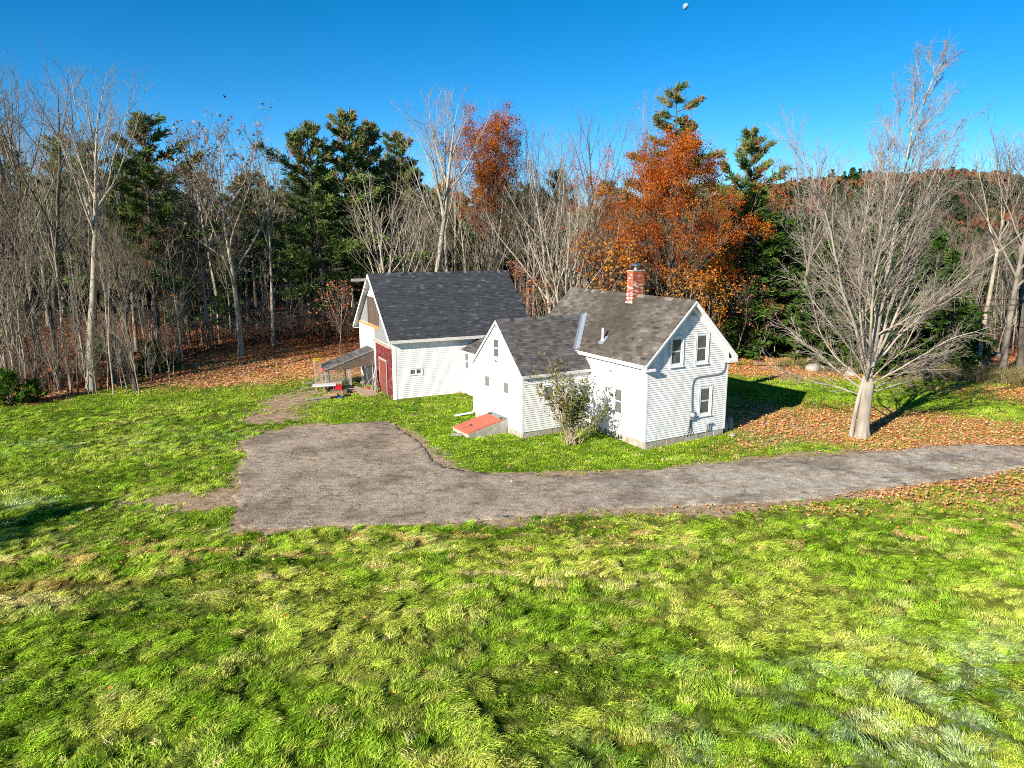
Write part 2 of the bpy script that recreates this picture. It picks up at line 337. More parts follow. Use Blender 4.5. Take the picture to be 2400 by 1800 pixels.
def dirt_field(x, y):
    f = fbm(x * 1.1, y * 1.1, 41); g = fbm(x * 0.45, y * 0.45, 42)
    v = 1.25 * blob(x, y, (470, 1080), 2.0, 1.2, 0.1) + 0.8 * blob(x, y, (340, 1082), 2.8, 0.9, 0.1) + 0.95 * blob(x, y, (620, 872), 2.0, 3.6, -0.1) + 0.9 * blob(x, y, (585, 905), 1.8, 1.2)
    v = v + 0.75 * blob(x, y, (760, 845), 3.0, 1.2, 0.0) + 0.55 * blob(x, y, (900, 897), 2.2, 0.35, 0.2) + 0.45 * blob(x, y, (590, 930), 4.0, 0.6, 0.1)
    v = v + 1.15 * np.exp(-(seg_dist(x, y, DRIVE[::4]) / (.12 + 1.0 * np.clip(g * 2 - .55, 0, 1))) ** 2)
    v = v + 0.5 * blob(x, y, (1330, 1032), 7, 0.5, 0.0) + 0.4 * blob(x, y, (1640, 960), 2.2, 0.7, 0.4) + 0.35 * blob(x, y, (2080, 800), 4, 1.2, -0.3)
    return np.clip(v * (0.45 + 0.6 * f + 0.55 * g), 0, 1)
def frost_field(x, y):
    f = fbm(x * 0.9 + 0.5 * y, y * 1.6, 51); g = fbm(x * 2.6, y * 2.6, 52)
    v = 0.42 * sstep(20.5, 12.5, y - 0.18 * (x - 6)) * sstep(-4, 9, x) + 0.5 * blob(x, y, (2190, 1560), 2.6, 2.2) + 1.0 * blob(x, y, (30, 1090), 1.4, 1.0) + 0.6 * blob(x, y, (20, 1160), 2.2, 1.8)
    v = v + 0.5 * blob(x, y, (230, 960), 8, 2.2, 0.1) * 0.6
    return np.clip(v * sstep(0.52, 0.66, f) * (0.4 + 1.1 * g), 0, 1) + 0.5 * house_shade(x, y) * (0.4 + 0.6 * g)
def house_shade(x, y):
    hx, hy = local(x, y, HC, HYAW); return sstep(0, 1.0, hy - 5.2) * sstep(9, 6, hy - 5.4) * sstep(-9, -7, hx) * sstep(4, 2, hx)
def field_grass(x, y):
    """1 in the tall meadow on the near side of the drive, 0 on the mown lawn"""
    e = np.interp(x, [-30, -18, -8.5, 0, 8, 16, 26], [27.5, 26, 25.5, 25.9, 26.8, 28.8, 33])
    return np.maximum(sstep(0.6, -0.8, y - e), .8 * sstep(-11.0, -13.5, x + .12 * (y - 35)) * sstep(46, 42, y))

# ------------------------------------------------------------------ ground
def build_ground():
    xs = np.concatenate([-np.geomspace(1500, 46, 22), np.arange(-45, 55.01, 0.33), np.geomspace(56, 1500, 22)])
    ys = np.concatenate([-np.geomspace(300, 3, 8), np.arange(0, 8, 1.0), np.arange(8, 31, 0.22), np.arange(31, 76, 0.36), np.geomspace(77, 2500, 34)])
    X, Y = np.meshgrid(xs, ys); nx, ny = len(xs), len(ys); Z = gz(X, Y)
    V = np.stack([X, Y, Z], -1).reshape(-1, 3); i = np.arange(nx * ny).reshape(ny, nx)
    F = np.stack([i[:-1, :-1], i[:-1, 1:], i[1:, 1:], i[1:, :-1]], -1).reshape(-1, 4)
    m, n, b = _base('soil')
    z = _attr(n, 'zones'); sep = n.nodes.new('ShaderNodeSeparateColor'); n.links.new(z.outputs['Color'], sep.inputs[0])
    big = _noise(n, 0.55, 5); mid = _noise(n, 3.5, 6); fine = _noise(n, 16, 4)
    grass = _ramp(n, mid, [(.3, (.040, .065, .010)), (.5, (.10, .155, .020)), (.68, (.19, .23, .04))])
    grass = _mixc(n, _ramp(n, big, [(.45, (0, 0, 0)), (.7, (.6, .6, .6))]), grass, (.19, .185, .05))
    dirt = _ramp(n, mid, [(.25, (.17, .11, .065)), (.5, (.33, .235, .145)), (.75, (.50, .40, .27))])
    tc = n.nodes.new('ShaderNodeTexCoord'); vo = n.nodes.new('ShaderNodeTexVoronoi'); vo.inputs['Scale'].default_value = 7.5; n.links.new(tc.outputs['Object'], vo.inputs['Vector'])
    sc2 = n.nodes.new('ShaderNodeSeparateColor'); n.links.new(vo.outputs['Color'], sc2.inputs[0])
    leaf = _ramp(n, sc2.outputs[0], [(0, (.14, .065, .03)), (.3, (.42, .18, .075)), (.55, (.58, .29, .13)), (.8, (.66, .41, .24)), (1, (.72, .52, .36))])
    def edge(src, lo, hi):
        ad = n.nodes.new('ShaderNodeMath'); ad.operation = 'ADD'; n.links.new(src, ad.inputs[0])
        sb = n.nodes.new('ShaderNodeMath'); sb.operation = 'MULTIPLY_ADD'; n.links.new(fine, sb.inputs[0]); sb.inputs[1].default_value = 0.5; sb.inputs[2].default_value = -0.25
        n.links.new(sb.outputs[0], ad.inputs[1]); mr = n.nodes.new('ShaderNodeMapRange'); mr.inputs[1].default_value = lo; mr.inputs[2].default_value = hi; n.links.new(ad.outputs[0], mr.inputs[0]); return mr.outputs[0]
    c = _mixc(n, edge(sep.outputs[1], .25, .55), grass, dirt); c = _mixc(n, edge(sep.outputs[0], .3, .6), c, leaf)
    c = _mixc(n, edge(sep.outputs[2], .6, 1.3), c, (.28, .36, .34))
    c = _mixc(n, z.outputs['Alpha'], c, _ramp(n, sc2.outputs[0], [(0, (.025, .016, .010)), (.6, (.075, .038, .020)), (1, (.15, .075, .04))]))  # floor past the wood edge painted dark, standing in for the trees' shade
    n.links.new(c, b.inputs['Base Color']); b.inputs['Roughness'].default_value = 1.0; b.inputs['Specular IOR Level'].default_value = 0.05
    bp = n.nodes.new('ShaderNodeBump'); bp.inputs['Strength'].default_value = 0.7; bp.inputs['Distance'].default_value = 0.06
    n.links.new(_noise(n, 9, 7), bp.inputs['Height']); n.links.new(bp.outputs[0], b.inputs['Normal'])
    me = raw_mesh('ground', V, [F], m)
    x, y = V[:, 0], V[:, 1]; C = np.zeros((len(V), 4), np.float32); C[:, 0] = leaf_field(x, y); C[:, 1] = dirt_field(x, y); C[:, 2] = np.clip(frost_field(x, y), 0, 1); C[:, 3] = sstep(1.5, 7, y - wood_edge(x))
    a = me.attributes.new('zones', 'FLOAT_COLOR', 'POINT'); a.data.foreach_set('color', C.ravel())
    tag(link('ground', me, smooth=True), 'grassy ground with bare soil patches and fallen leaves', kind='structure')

def sheet(name, P, lift, mat, kind='structure', res=0.5):
    """a thin sheet that follows the ground inside outline P, with a skirt at its rim"""
    P = np.asarray(P); lo = P.min(0); hi = P.max(0)
    import bmesh
    bm = bmesh.new(); vs = [bm.verts.new((p[0], p[1], 0)) for p in P]; f = bm.faces.new(vs)
    bmesh.ops.triangulate(bm, faces=[f])
    for k in range(int((hi[0] - lo[0]) / res) + 1):
        bmesh.ops.bisect_plane(bm, geom=bm.verts[:] + bm.edges[:] + bm.faces[:], plane_co=(lo[0] + k * res, 0, 0), plane_no=(1, 0, 0))
    for k in range(int((hi[1] - lo[1]) / res) + 1):
        bmesh.ops.bisect_plane(bm, geom=bm.verts[:] + bm.edges[:] + bm.faces[:], plane_co=(0, lo[1] + k * res, 0), plane_no=(0, 1, 0))
    co = np.array([v.co[:2] for v in bm.verts]); zz = gz(co[:, 0], co[:, 1])
    edge = {v for e in bm.edges if len(e.link_faces) == 1 for v in e.verts}
    for v, z in zip(bm.verts, zz):
        v.co.z = z + (lift if v not in edge else 0.012)
    me = bpy.data.meshes.new(name); bm.to_mesh(me); bm.free(); me.materials.append(MATS[mat])
    o = link(name, me, smooth=True); tag(o, kind=kind); return o
def build_drive():
    m, n, b = _base('gravel')
    n1 = _noise(n, 0.5, 5); n2 = _noise(n, 3.0, 7, rough=0.65); n3 = _noise(n, 26, 4); n4 = _noise(n, 5, 6, stretch=(0.25, 1, 1))
    tcx = n.nodes.new('ShaderNodeTexCoord'); sx = n.nodes.new('ShaderNodeSeparateXYZ'); n.links.new(tcx.outputs['Object'], sx.inputs[0])
    pad = _ramp(n, n2, [(.28, (.24, .185, .135)), (.5, (.49, .395, .295)), (.72, (.62, .515, .395))])
    lane = _ramp(n, n2, [(.28, (.29, .22, .15)), (.5, (.56, .475, .365)), (.66, (.72, .655, .555)), (.8, (.80, .75, .67))])
    mr = n.nodes.new('ShaderNodeMapRange'); mr.inputs[1].default_value = 1.0; mr.inputs[2].default_value = 8.5; n.links.new(sx.outputs[0], mr.inputs[0])
    c = _mixc(n, mr.outputs[0], pad, lane)
    c = _mixc(n, _ramp(n, n1, [(.5, (0, 0, 0)), (.72, (.6, .6, .6))]), c, (.44, .355, .26))
    ta = _attr(n, 'track'); c = _mixc(n, ta.outputs['Fac'], c, _ramp(n, n2, [(.3, (.42, .36, .29)), (.7, (.66, .62, .56))]))
    c = _mulc(n, c, _ramp(n, _noise(n, .35, 4), [(.40, (.66, .64, .63)), (.52, (1, 1, 1))]))
    c = _mulc(n, c, _ramp(n, n4, [(.3, (.74, .74, .74)), (.55, (1, 1, 1))]))
    c = _mulc(n, c, _ramp(n, n3, [(.3, (.74, .74, .74)), (.7, (1.25, 1.25, 1.25))]))
    dn = n.nodes.new('ShaderNodeTexNoise'); dn.inputs['Scale'].default_value = .8; dn.inputs['Detail'].default_value = 4; n.links.new(tcx.outputs['Object'], dn.inputs['Vector'])
    vm = n.nodes.new('ShaderNodeVectorMath'); vm.operation = 'MULTIPLY_ADD'; vm.inputs[1].default_value = (2.2, 2.2, 0); n.links.new(dn.outputs['Color'], vm.inputs[0]); n.links.new(tcx.outputs['Object'], vm.inputs[2])
    vc = n.nodes.new('ShaderNodeTexVoronoi'); vc.feature = 'DISTANCE_TO_EDGE'; vc.inputs['Scale'].default_value = .55; n.links.new(vm.outputs[0], vc.inputs['Vector'])
    crack = _ramp(n, vc.outputs['Distance'], [(0, (.55, .53, .51)), (.02, (.88, .88, .88)), (.04, (1, 1, 1))]); c = _mulc(n, c, _mixc(n, _ramp(n, n1, [(.42, (0, 0, 0)), (.56, (1, 1, 1))]), (1, 1, 1), crack))
    n.links.new(c, b.inputs['Base Color']); b.inputs['Roughness'].default_value = 1; b.inputs['Specular IOR Level'].default_value = 0.1
    bp = n.nodes.new('ShaderNodeBump'); bp.inputs['Strength'].default_value = 1.0; bp.inputs['Distance'].default_value = 0.10
    ad = n.nodes.new('ShaderNodeMath'); ad.operation = 'ADD'; n.links.new(_noise(n, 2.2, 8, rough=.7), ad.inputs[0]); n.links.new(n3, ad.inputs[1])
    n.links.new(ad.outputs[0], bp.inputs['Height']); n.links.new(bp.outputs[0], b.inputs['Normal'])
    o = sheet('driveway', DRIVE, 0.06, 'gravel', res=.36); tag(o, 'grey gravel drive widening into a parking pad'); me = o.data
    co = np.array([v.co[:2] for v in me.vertices]); mid = [at(*q) for q in ((950, 1078), (1100, 1074), (1250, 1067), (1400, 1059), (1550, 1049), (1700, 1037), (1850, 1025), (2000, 1006), (2140, 994), (2300, 980))]
    dm = seg_dist(co[:, 0], co[:, 1], np.array([(p.x, p.y) for p in mid]), False); tr = np.exp(-((dm - .78) / .34) ** 2) * sstep(0, 5, co[:, 0]) * (.25 + .9 * fbm(co[:, 0] * .8, co[:, 1] * .8, 44))
    me.attributes.new('track', 'FLOAT', 'POINT').data.foreach_set('value', np.clip(tr, 0, 1).astype(np.float32))
def build_road():
    a = RA - RDIR * 40; b = RB + RDIR * 30
    P = [a, b, b + RN * 5.5, a + RN * 5.5]; P = [np.array(p) for p in P]
    tag(sheet('road', P, 0.03, 'asphalt', res=3.0), 'narrow asphalt road beyond the trees')
    o = sheet('road_marking', [a + RN * 2.7, b + RN * 2.7, b + RN * 2.9, a + RN * 2.9], 0.05, 'yellow_line', res=3.0); tag(o, 'yellow centre line of the road')
build_ground(); build_drive(); build_road()

# ------------------------------------------------------------------ building helpers (local frames)
def clap(parent, name, o, r, n, L, z0, z1, e, openings=(), gable=None, mat='vinyl', th=0.040, start=0.0):
    """lap siding, one object per board. o: foot of the wall, r: along it, n: outwards; gable=(half_base, z_eave, slope)"""
    o = Vector(o); r = Vector(r); n = Vector(n); z = z0
    while z < z1 - 1e-3:
        zt = min(z + e, z1)
        def ext(q):
            if gable is None or q <= gable[1]: return start, L
            h = max(0.0, gable[0] - (q - gable[1]) / gable[2]); return L / 2 - h, L / 2 + h
        (a0, a1), (b0, b1) = ext(z), ext(zt)
        if a1 - a0 < 0.12: break
        cuts = sorted((p0, p1) for p0, p1, q0, q1 in openings if q0 < zt - 0.004 and q1 > z + 0.004)
        segs = []; ca, cb = a0, b0
        for p0, p1 in cuts:
            if p0 > ca: segs.append((ca, p0, cb, p0))
            ca = cb = p1
        segs.append((ca, a1, cb, b1))
        for xa0, xa1, xb0, xb1 in segs:
            if xa1 - xa0 < 0.02: continue
            xb1 = max(xb1, xb0 + 1e-3); P = lambda x, zz, d: o + r * x + n * d + Vector((0, 0, zz))
            MB().hexa([P(xa0, z, 0.001), P(xa1, z, 0.001), P(xa1, z, th), P(xa0, z, th)], [P(xb0, zt + .004, 0.001), P(xb1, zt + .004, 0.001), P(xb1, zt + .004, .008), P(xb0, zt + .004, .008)]).build(name, mat, parent)
        z = zt
def window(parent, o, r, n, w, h, casing=0.10, sashes=2, pane='pane', label=None, proud=0.055, sill=True):
    """o: lower left of the glass opening on the wall face"""
    o = Vector(o); r = Vector(r); n = Vector(n); U = Vector((0, 0, 1))
    def bx(mb, x0, x1, z0, z1, d0, d1):
        P = lambda x, z, d: o + r * x + U * z + n * d
        mb.hexa([P(x0, z0, d0), P(x1, z0, d0), P(x1, z0, d1), P(x0, z0, d1)], [P(x0, z1, d0), P(x1, z1, d0), P(x1, z1, d1), P(x0, z1, d1)])
    f = MB(); c = casing
    bx(f, -c, 0, -c, h + c, 0, proud); bx(f, w, w + c, -c, h + c, 0, proud); bx(f, 0, w, h, h + c, 0, proud - .002); bx(f, 0, w, -c, 0, 0, proud - .002)
    bx(f, -c - .012, -c, -c - .01, h + c + .01, 0, proud + .014); bx(f, w + c, w + c + .012, -c - .01, h + c + .01, 0, proud + .014); bx(f, -c, w + c, h + c, h + c + .014, 0, proud + .02)
    win = f.build('window', 'trim', parent)
    if label: win['label'] = label
    if sill:
        s = MB(); bx(s, -c - .03, w + c + .03, -c - .045, -c, 0, proud + .05); s.build('sill', 'trim', win)
    s_ = 0.035
    for k in range(sashes):
        z0 = h * k / sashes; z1 = h * (k + 1) / sashes; d = 0.012 + (0.016 if k == 0 else 0.028 if sashes > 1 else 0)
        m = MB(); bx(m, 0, s_, z0, z1, .004, d); bx(m, w - s_, w, z0, z1, .004, d); bx(m, s_, w - s_, z0, z0 + s_, .004, d - .001); bx(m, s_, w - s_, z1 - s_, z1, .004, d - .001); m.build('sash', 'trim', win)
        m = MB(); bx(m, s_, w - s_, z0 + s_, z1 - s_, .003, d - .012); m.build('pane', pane, win)
    return win
def shingle_list(o, u, s, n, S, e, span, lmin, lmax, rng, dark=None):
    """pieces of one roof slope: o eave corner, u along the eave, s up the slope, span(t)->(u0,u1)"""
    o = Vector(o); u = Vector(u); s = Vector(s); n = Vector(n); out = []; k = 0; t = 0.0
    while t < S - 0.03:
        a0, a1 = span(min(t + e / 2, S)); x = a0 - rng.random() * 0.0; first = True; tone = rng.uniform(-.09, .09)
        while x < a1 - 0.02:
            l = rng.uniform(lmin, lmax); l = l * (0.3 + 0.7 * rng.random()) if first else l; first = False; x1 = min(x + l, a1)
            if a1 - x1 < 0.08: x1 = a1
            tt = min(t + e * 1.25, S); h = 0.020 + rng.uniform(0, .008); g = 0.003
            P = lambda a, b, d: o + u * a + s * b + n * d
            vs = ([P(x + g, t, .001), P(x1 - g, t, .001), P(x1 - g, t, h), P(x + g, t, h)], [P(x + g, tt, .001), P(x1 - g, tt, .001), P(x1 - g, tt, .006), P(x + g, tt, .006)])
            c = P((x + x1) / 2, t, 0); tint = min(1, max(0, rng.gauss(.5, .15) + tone))
            if rng.random() < .06: tint = 0.72 + .2 * rng.random()
            if dark: tint *= dark((x + x1) / 2, t)
            out.append((c, vs, tint)); x = x1
        t += e
    return out
def place_shingles(pieces, parent, frame, mats, keep=300):
    """the pieces nearest the camera as objects, the rest as one joined part of each slope"""
    camp = Vector((0, 0, CAM_H)); allp = []
    for sl, (lst, mat, show) in enumerate(pieces):
        for c, vs, t in lst: allp.append(((frame @ c - camp).length + (0 if show else 1000), sl, vs, t, mat))
    allp.sort(key=lambda a: a[0]); rest = {}
    for i, (d, sl, vs, t, mat) in enumerate(allp):
        if i < keep: MB().hexa(*vs, t).build('shingle', mat, parent[sl])
        else: rest.setdefault(sl, (MB(), mat))[0].hexa(*vs, t)
    for sl, (mb, mat) in rest.items(): tag(mb.build('shingle_field', mat, parent[sl]), kind='stuff')

# ------------------------------------------------------------------ farmhouse: x along the main ridge, y across it
def build_house():
    H = empty('farmhouse', (HC.x, HC.y, 0), HYAW, 'white clapboard farmhouse with front wing, grey shingle roof and brick chimney', 'house')
    FR = Matrix.Translation((HC.x, HC.y, 0)) @ Matrix.Rotation(HYAW, 4, 'Z'); rng = random.Random(11)
    L, Wd, ZB, ZW, ZE, ZR, OE, OG = 10.25, 5.46, 0.45, 4.05, 4.39, 7.37, 0.357, 0.30
    sl = (ZR - ZE) / (Wd / 2 + OE); A0, A1, WY, WE, WR = -10.0, -4.66, -4.31, 3.47, 6.08; WO = 0.105; wsl = (WR - WE) / ((A1 - A0) / 2 + WO); wc = (A0 + A1) / 2
    X, Y, Z = Vector((1, 0, 0)), Vector((0, 1, 0)), Vector((0, 0, 1)); e = 0.114
    # foundations: stones and mortar bed
    fd = MB().box((-L, 0.03, -.5), (-.03, Wd - .03, ZB)).box((A0 + .03, WY + .03, -.5), (A1 - .03, 0, ZB - .001)).build('foundation', 'concrete', H)
    def stones(p0, d, nrm, Ln, z0, z1, big):
        p0 = Vector(p0); d = Vector(d); nrm = Vector(nrm); x = 0.0
        while x < Ln - .05:
            w = min(rng.uniform(.45, .95) if big else rng.uniform(.8, 1.6), Ln - x); h = rng.uniform(.004, .03)
            P = lambda a, zz, q: p0 + d * a + nrm * q + Z * zz
            zt = z1 - rng.uniform(.005, .02)
            MB().hexa([P(x + .012, z0, 0), P(x + w - .012, z0, 0), P(x + w - .02, z0, .03 + h), P(x + .02, z0, .03 + h)], [P(x + .012, zt, 0), P(x + w - .012, zt, 0), P(x + w - .03, zt, .018 + h), P(x + .03, zt, .018 + h)]).build('stone', 'stone_base' if rng.random() < .6 else 'concrete', fd)
            x += w
    stones((-.03, .03, 0), Y, X, Wd - .06, -.35, ZB - .01, True); stones((A1, .03, 0), X, -Y, -A1 - .03, -.35, ZB - .01, True)
    stones((A0 + .03, WY + .03, 0), X, -Y, A1 - A0 - .06, -.35, ZB - .01, False); stones((A1 - .03, WY + .03, 0), Y, X, -WY - .05, -.35, ZB - .01, False)
    # wall cores
    ap = ZE + sl * OE - .10; apex = ap + sl * Wd / 2
    MBw = MB().prism([(0, 0, ZB), (0, Wd, ZB), (0, Wd, ap), (0, Wd / 2, apex), (0, 0, ap)], (-.12, 0, 0))
    g_wall = MBw.build('wall', 'vinyl', H); g_wall['label'] = 'gable wall of the main house with three windows'
    f_wall = MB().box((-L, 0, ZB), (-.121, .12, ap - .05)).build('wall', 'vinyl', H)
    b_wall = MB().box((-L, Wd - .12, ZB), (-.121, Wd, ap - .05)).prism([(-L, .121, ZB), (-L, Wd - .121, ZB), (-L, Wd - .121, ap - .1), (-L, Wd / 2, apex), (-L, .121, ap - .1)], (.12, 0, 0)).build('wall', 'vinyl', H)
    wap = WE + wsl * WO - .10; wapex = wap + wsl * (A1 - A0) / 2
    wg = MB().prism([(A0, WY, ZB), (A1, WY, ZB), (A1, WY, wap), (wc, WY, wapex), (A0, WY, wap)], (0, .12, 0)).build('wall', 'vinyl', H); wg['label'] = 'gable wall of the front wing with three small windows'
    wr = MB().box((A1 - .12, WY + .121, ZB), (A1, 0, wap - .03)).build('wall', 'vinyl', H)
    wl = MB().box((A0, WY + .121, ZB), (A0 + .12, 0, wap - .03)).build('wall', 'vinyl', H)
    # openings (along-wall, z)
    GW = [(1.50, 2.14, 4.24, 5.52), (3.21, 3.85, 4.24, 5.58), (3.61, 4.26, 1.46, 2.80)]
    clap(g_wall, 'clapboard', (0, 0, 0), Y, X, Wd, ZB, ZR - .25, e, [(a, b, c, d) for a, b, c, d in GW], (Wd / 2, ap, sl))
    FW = [(A1 * 0 + (-2.42), -1.83, 1.50, 2.78)]
    clap(f_wall, 'clapboard', (0, 0, 0), -X, -Y, -A1 - .02, ZB, 4.2, e, [(1.83, 2.42, 1.50, 2.78)])
    WG = [(-7.66, -7.10, 4.05, 5.05), (-8.72, -8.12, 2.22, 2.86), (-6.60, -6.03, 2.22, 2.85)]
    clap(wg, 'clapboard', (A0, WY, 0), X, -Y, A1 - A0, ZB, WR - .38, e, [(a - A0, b - A0, c, d) for a, b, c, d in WG], ((A1 - A0) / 2, wap, wsl))
    clap(wr, 'clapboard', (A1, WY, 0), Y, X, -WY - .02, ZB, 3.40, e, [(WY * -1 - 2.93, -WY - 2.40, 1.98, 2.74)])
    clap(wl, 'clapboard', (A0, 0, 0), -Y, -X, -WY, ZB, 3.40, e)
    for (a, b, c, d), nm in zip(GW, ('upper', 'upper', 'lower')): window(H, (0.0, a, c), Y, X, b - a, d - c, .12)
    window(H, (-2.42, 0, 1.50), X, -Y, .59, 1.28, .09); window(H, (-7.66, WY, 4.05), X, -Y, .56, 1.0, .10)
    for a, b, c, d in WG[1:]: window(H, (a, WY, c), X, -Y, b - a, d - c, .15, 1, 'blind', sill=False)
    window(H, (A1, -2.93, 1.98), Y, X, .53, .76, .09, 1, 'blind')
    # corner posts
    cp = [((-.07, -.034, ZB), (.034, .07, ZW + .3)), ((-.07, Wd - .07, ZB), (.034, Wd + .034, ZW + .3)), ((A1 - .07, WY - .034, ZB), (A1 + .034, WY + .07, 3.42)), ((A0 - .034, WY - .034, ZB), (A0 + .07, WY + .07, 3.42))]
    for lo, hi in cp: MB().box(lo, hi).build('corner_board', 'trim', H)
    # roofs
    def slab(name, poly, nrm, t, mat): return MB().prism(poly, Vector(nrm) * -t).build(name, mat, H)
    x0, x1 = -L - OG, OG; cs = 1 / math.hypot(1, sl); nF = Vector((0, -sl, 1)).normalized(); sF = Vector((0, 1, sl)).normalized(); nB = Vector((0, sl, 1)).normalized(); sB = Vector((0, -1, sl)).normalized(); S = (Wd / 2 + OE) / cs
    rf = slab('roof', [(x0, -OE, ZE), (x1, -OE, ZE), (x1, Wd / 2, ZR), (x0, Wd / 2, ZR)], nF, .09, 'shingle_brown'); rb = slab('roof', [(x1, Wd + OE, ZE), (x0, Wd + OE, ZE), (x0, Wd / 2 + .001, ZR), (x1, Wd / 2 + .001, ZR)], nB, .09, 'shingle_brown')
    wcs = 1 / math.hypot(1, wsl); nWr = Vector((wsl, 0, 1)).normalized(); sWr = Vector((-1, 0, wsl)).normalized(); nWl = Vector((-wsl, 0, 1)).normalized(); sWl = Vector((1, 0, wsl)).normalized(); Sw = ((A1 - A0) / 2 + WO) / wcs
    yr = (WR - ZE) / sl - OE; xv = wc + (WR - ZE) / wsl; yf = WY - .09
    wrr = slab('roof', [(A1 + WO, yf, WE), (A1 + WO, 0, WE), (xv + .25, 0, WR - (xv + .25 - wc) * wsl), (xv, -OE, ZE), (wc, yr, WR), (wc, yf, WR)], nWr, .09, 'shingle_grey')
    xl = wc - (WR - ZE) / wsl
    wrl = slab('roof', [(A0 - WO, 0, WE), (A0 - WO, yf, WE), (wc - .001, yf, WR), (wc - .001, yr, WR), (xl, -OE, ZE), (xl - .25, 0, WR - (wc - xl + .25) * wsl)], nWl, .09, 'shingle_grey')
    def span_w(t):
        z = WE + t * wcs * wsl; 
        if z < ZE: return 0, -yf - .01
        return 0, -yf + max(-OE, (z - ZE) / sl - OE)
    stain = lambda a, t: 1 - .45 * math.exp(-((a - (-4.3 - x0)) / 1.5) ** 2) * min(1, t / 1.2) - .25 * math.exp(-((a - (-5 - x0)) / 3.0) ** 2)
    E = .148
    P = [(shingle_list((x0, -OE, ZE), X, sF, nF, S, E, lambda t: (0, x1 - x0), .20, .46, rng, stain), 'shingle_brown', True),
         (shingle_list((x1, Wd + OE, ZE), -X, sB, nB, S, E, lambda t: (0, x1 - x0), .20, .46, rng), 'shingle_brown', False),
         (shingle_list((A1 + WO, yf, WE), Y, sWr, nWr, Sw, E, span_w, .20, .46, rng), 'shingle_grey', True),
         (shingle_list((A0 - WO, 0, WE), -Y, sWl, nWl, Sw, E, lambda t: (0, -yf), .24, .58, rng), 'shingle_grey', False)]
    place_shingles(P, [rf, rb, wrr, wrl], FR, None)
    for (r0, a, b, nn, mm) in ((rf, (x0, Wd / 2, ZR), (x1, Wd / 2, ZR), 34, 'shingle_brown'), (wrr, (wc, yf, WR), (wc, yr, WR), 20, 'shingle_grey')):
        a, b = Vector(a), Vector(b)
        for i in range(nn):
            p, q = a.lerp(b, i / nn), a.lerp(b, (i + .97) / nn); s_ = sl if r0 is rf else wsl; w = .15; side = Y if r0 is rf else X
            mb = MB(); tt = rng.random()
            mb.hexa([p - side * w - Z * w * s_ + Z * .026, q - side * w - Z * w * s_ + Z * .026, q + Z * .028, p + Z * .028], [p - side * w - Z * w * s_ + Z * .034, q - side * w - Z * w * s_ + Z * .034, q + Z * .036, p + Z * .036], tt)
            mb.hexa([p + Z * .028, q + Z * .028, q + side * w - Z * w * s_ + Z * .026, p + side * w - Z * w * s_ + Z * .026], [p + Z * .036, q + Z * .036, q + side * w - Z * w * s_ + Z * .034, p + side * w - Z * w * s_ + Z * .034], tt)
            mb.build('ridge_cap', mm, r0)
    # rakes, cornice, eave returns
    RK = MB()
    for s_, yy in ((1, -OE), (-1, Wd + OE)):
        a = Vector((OG, yy, ZE)); b = Vector((OG, Wd / 2, ZR)); dn = Vector((0, 0, -1))
        mb = MB(); mb.prism([a + dn * .02, b + dn * .02, b + dn * .24, a + dn * .24], (.035, 0, 0)); mb.build('rake_board', 'trim', H)
        mb = MB(); mb.prism([a + dn * .11, b + dn * .11, b + dn * .135, a + dn * .135], (-OG, 0, 0)); mb.build('soffit', 'trim', H)
        mb = MB(); a2, b2 = Vector((.031, yy + s_ * OE, ZE + sl * OE)), Vector((.031, Wd / 2, ZR)); mb.prism([a2 + dn * .13, b2 + dn * .13, b2 + dn * .42, a2 + dn * .42], (.03, 0, 0)); mb.build('frieze_board', 'trim', H)
        mb = MB(); a3, b3 = a + Vector((.036, 0, 0)), b + Vector((.036, 0, 0)); mb.prism([a3 + dn * .01, b3 + dn * .01, b3 + dn * .10, a3 + dn * .10], (.03, 0, 0)); mb.build('rake_moulding', 'trim', H)
        y0, y1 = (yy - .02, yy + .62) if s_ > 0 else (yy - .62, yy + .02)
        MB().box((.035, y0, ZE - .32), (OG + .05, y1, ZE - .20)).build('eave_return', 'trim', H)
    for s_, yy in ((1, -OE), (-1, Wd + OE)):
        MB().box((x0, min(yy, yy + s_ * .03), ZE - .21), (x1 - .002, max(yy, yy + s_ * .03), ZE - .015)).build('fascia', 'old_trim', H)
        MB().box((x0, min(yy + s_ * .031, yy + s_ * OE), ZE - .20), (x1 - .003, max(yy + s_ * .031, yy + s_ * OE), ZE - .175)).build('soffit', 'trim', H)
    MB().tube([(xv + .05, -OE - .045, ZE - .03), (x1, -OE - .045, ZE - .05)], .035, 8).build('gutter', 'old_trim', H)
    for s_, xx in ((1, A1 + WO), (-1, A0 - WO)):
        MB().box((min(xx, xx - s_ * .03), yf, WE - .17), (max(xx, xx - s_ * .03), -.01, WE - .012)).build('fascia', 'old_trim', H)
        MB().box((min(xx - s_ * .031, xx - s_ * WO), yf, WE - .17), (max(xx - s_ * .031, xx - s_ * WO), -.01, WE - .15)).build('soffit', 'trim', H)
        a = Vector((xx, yf, WE)); b = Vector((wc, yf, WR)); dn = Vector((0, 0, -1))
        MB().prism([a + dn * .015, b + dn * .015, b + dn * .17, a + dn * .17], (0, -.03, 0)).build('rake_board', 'trim', H)
    MB().box((A1 + WO + .001, yf, WE - .16), (A1 + WO + .08, -.05, WE - .07)).build('gutter', 'old_trim', H)
    MB().prism([(wc - .38, WY - .034, 5.66), (wc + .38, WY - .034, 5.66), (wc, WY - .034, 6.02)], (0, -.02, 0)).build('gable_vent', 'grey_ply', H)
    mb = MB().prism([(.032, Wd / 2 - .32, 6.60), (.032, Wd / 2 + .32, 6.60), (.032, Wd / 2, 6.90)], (.02, 0, 0)); gv = mb.build('gable_vent', 'grey_ply', H)
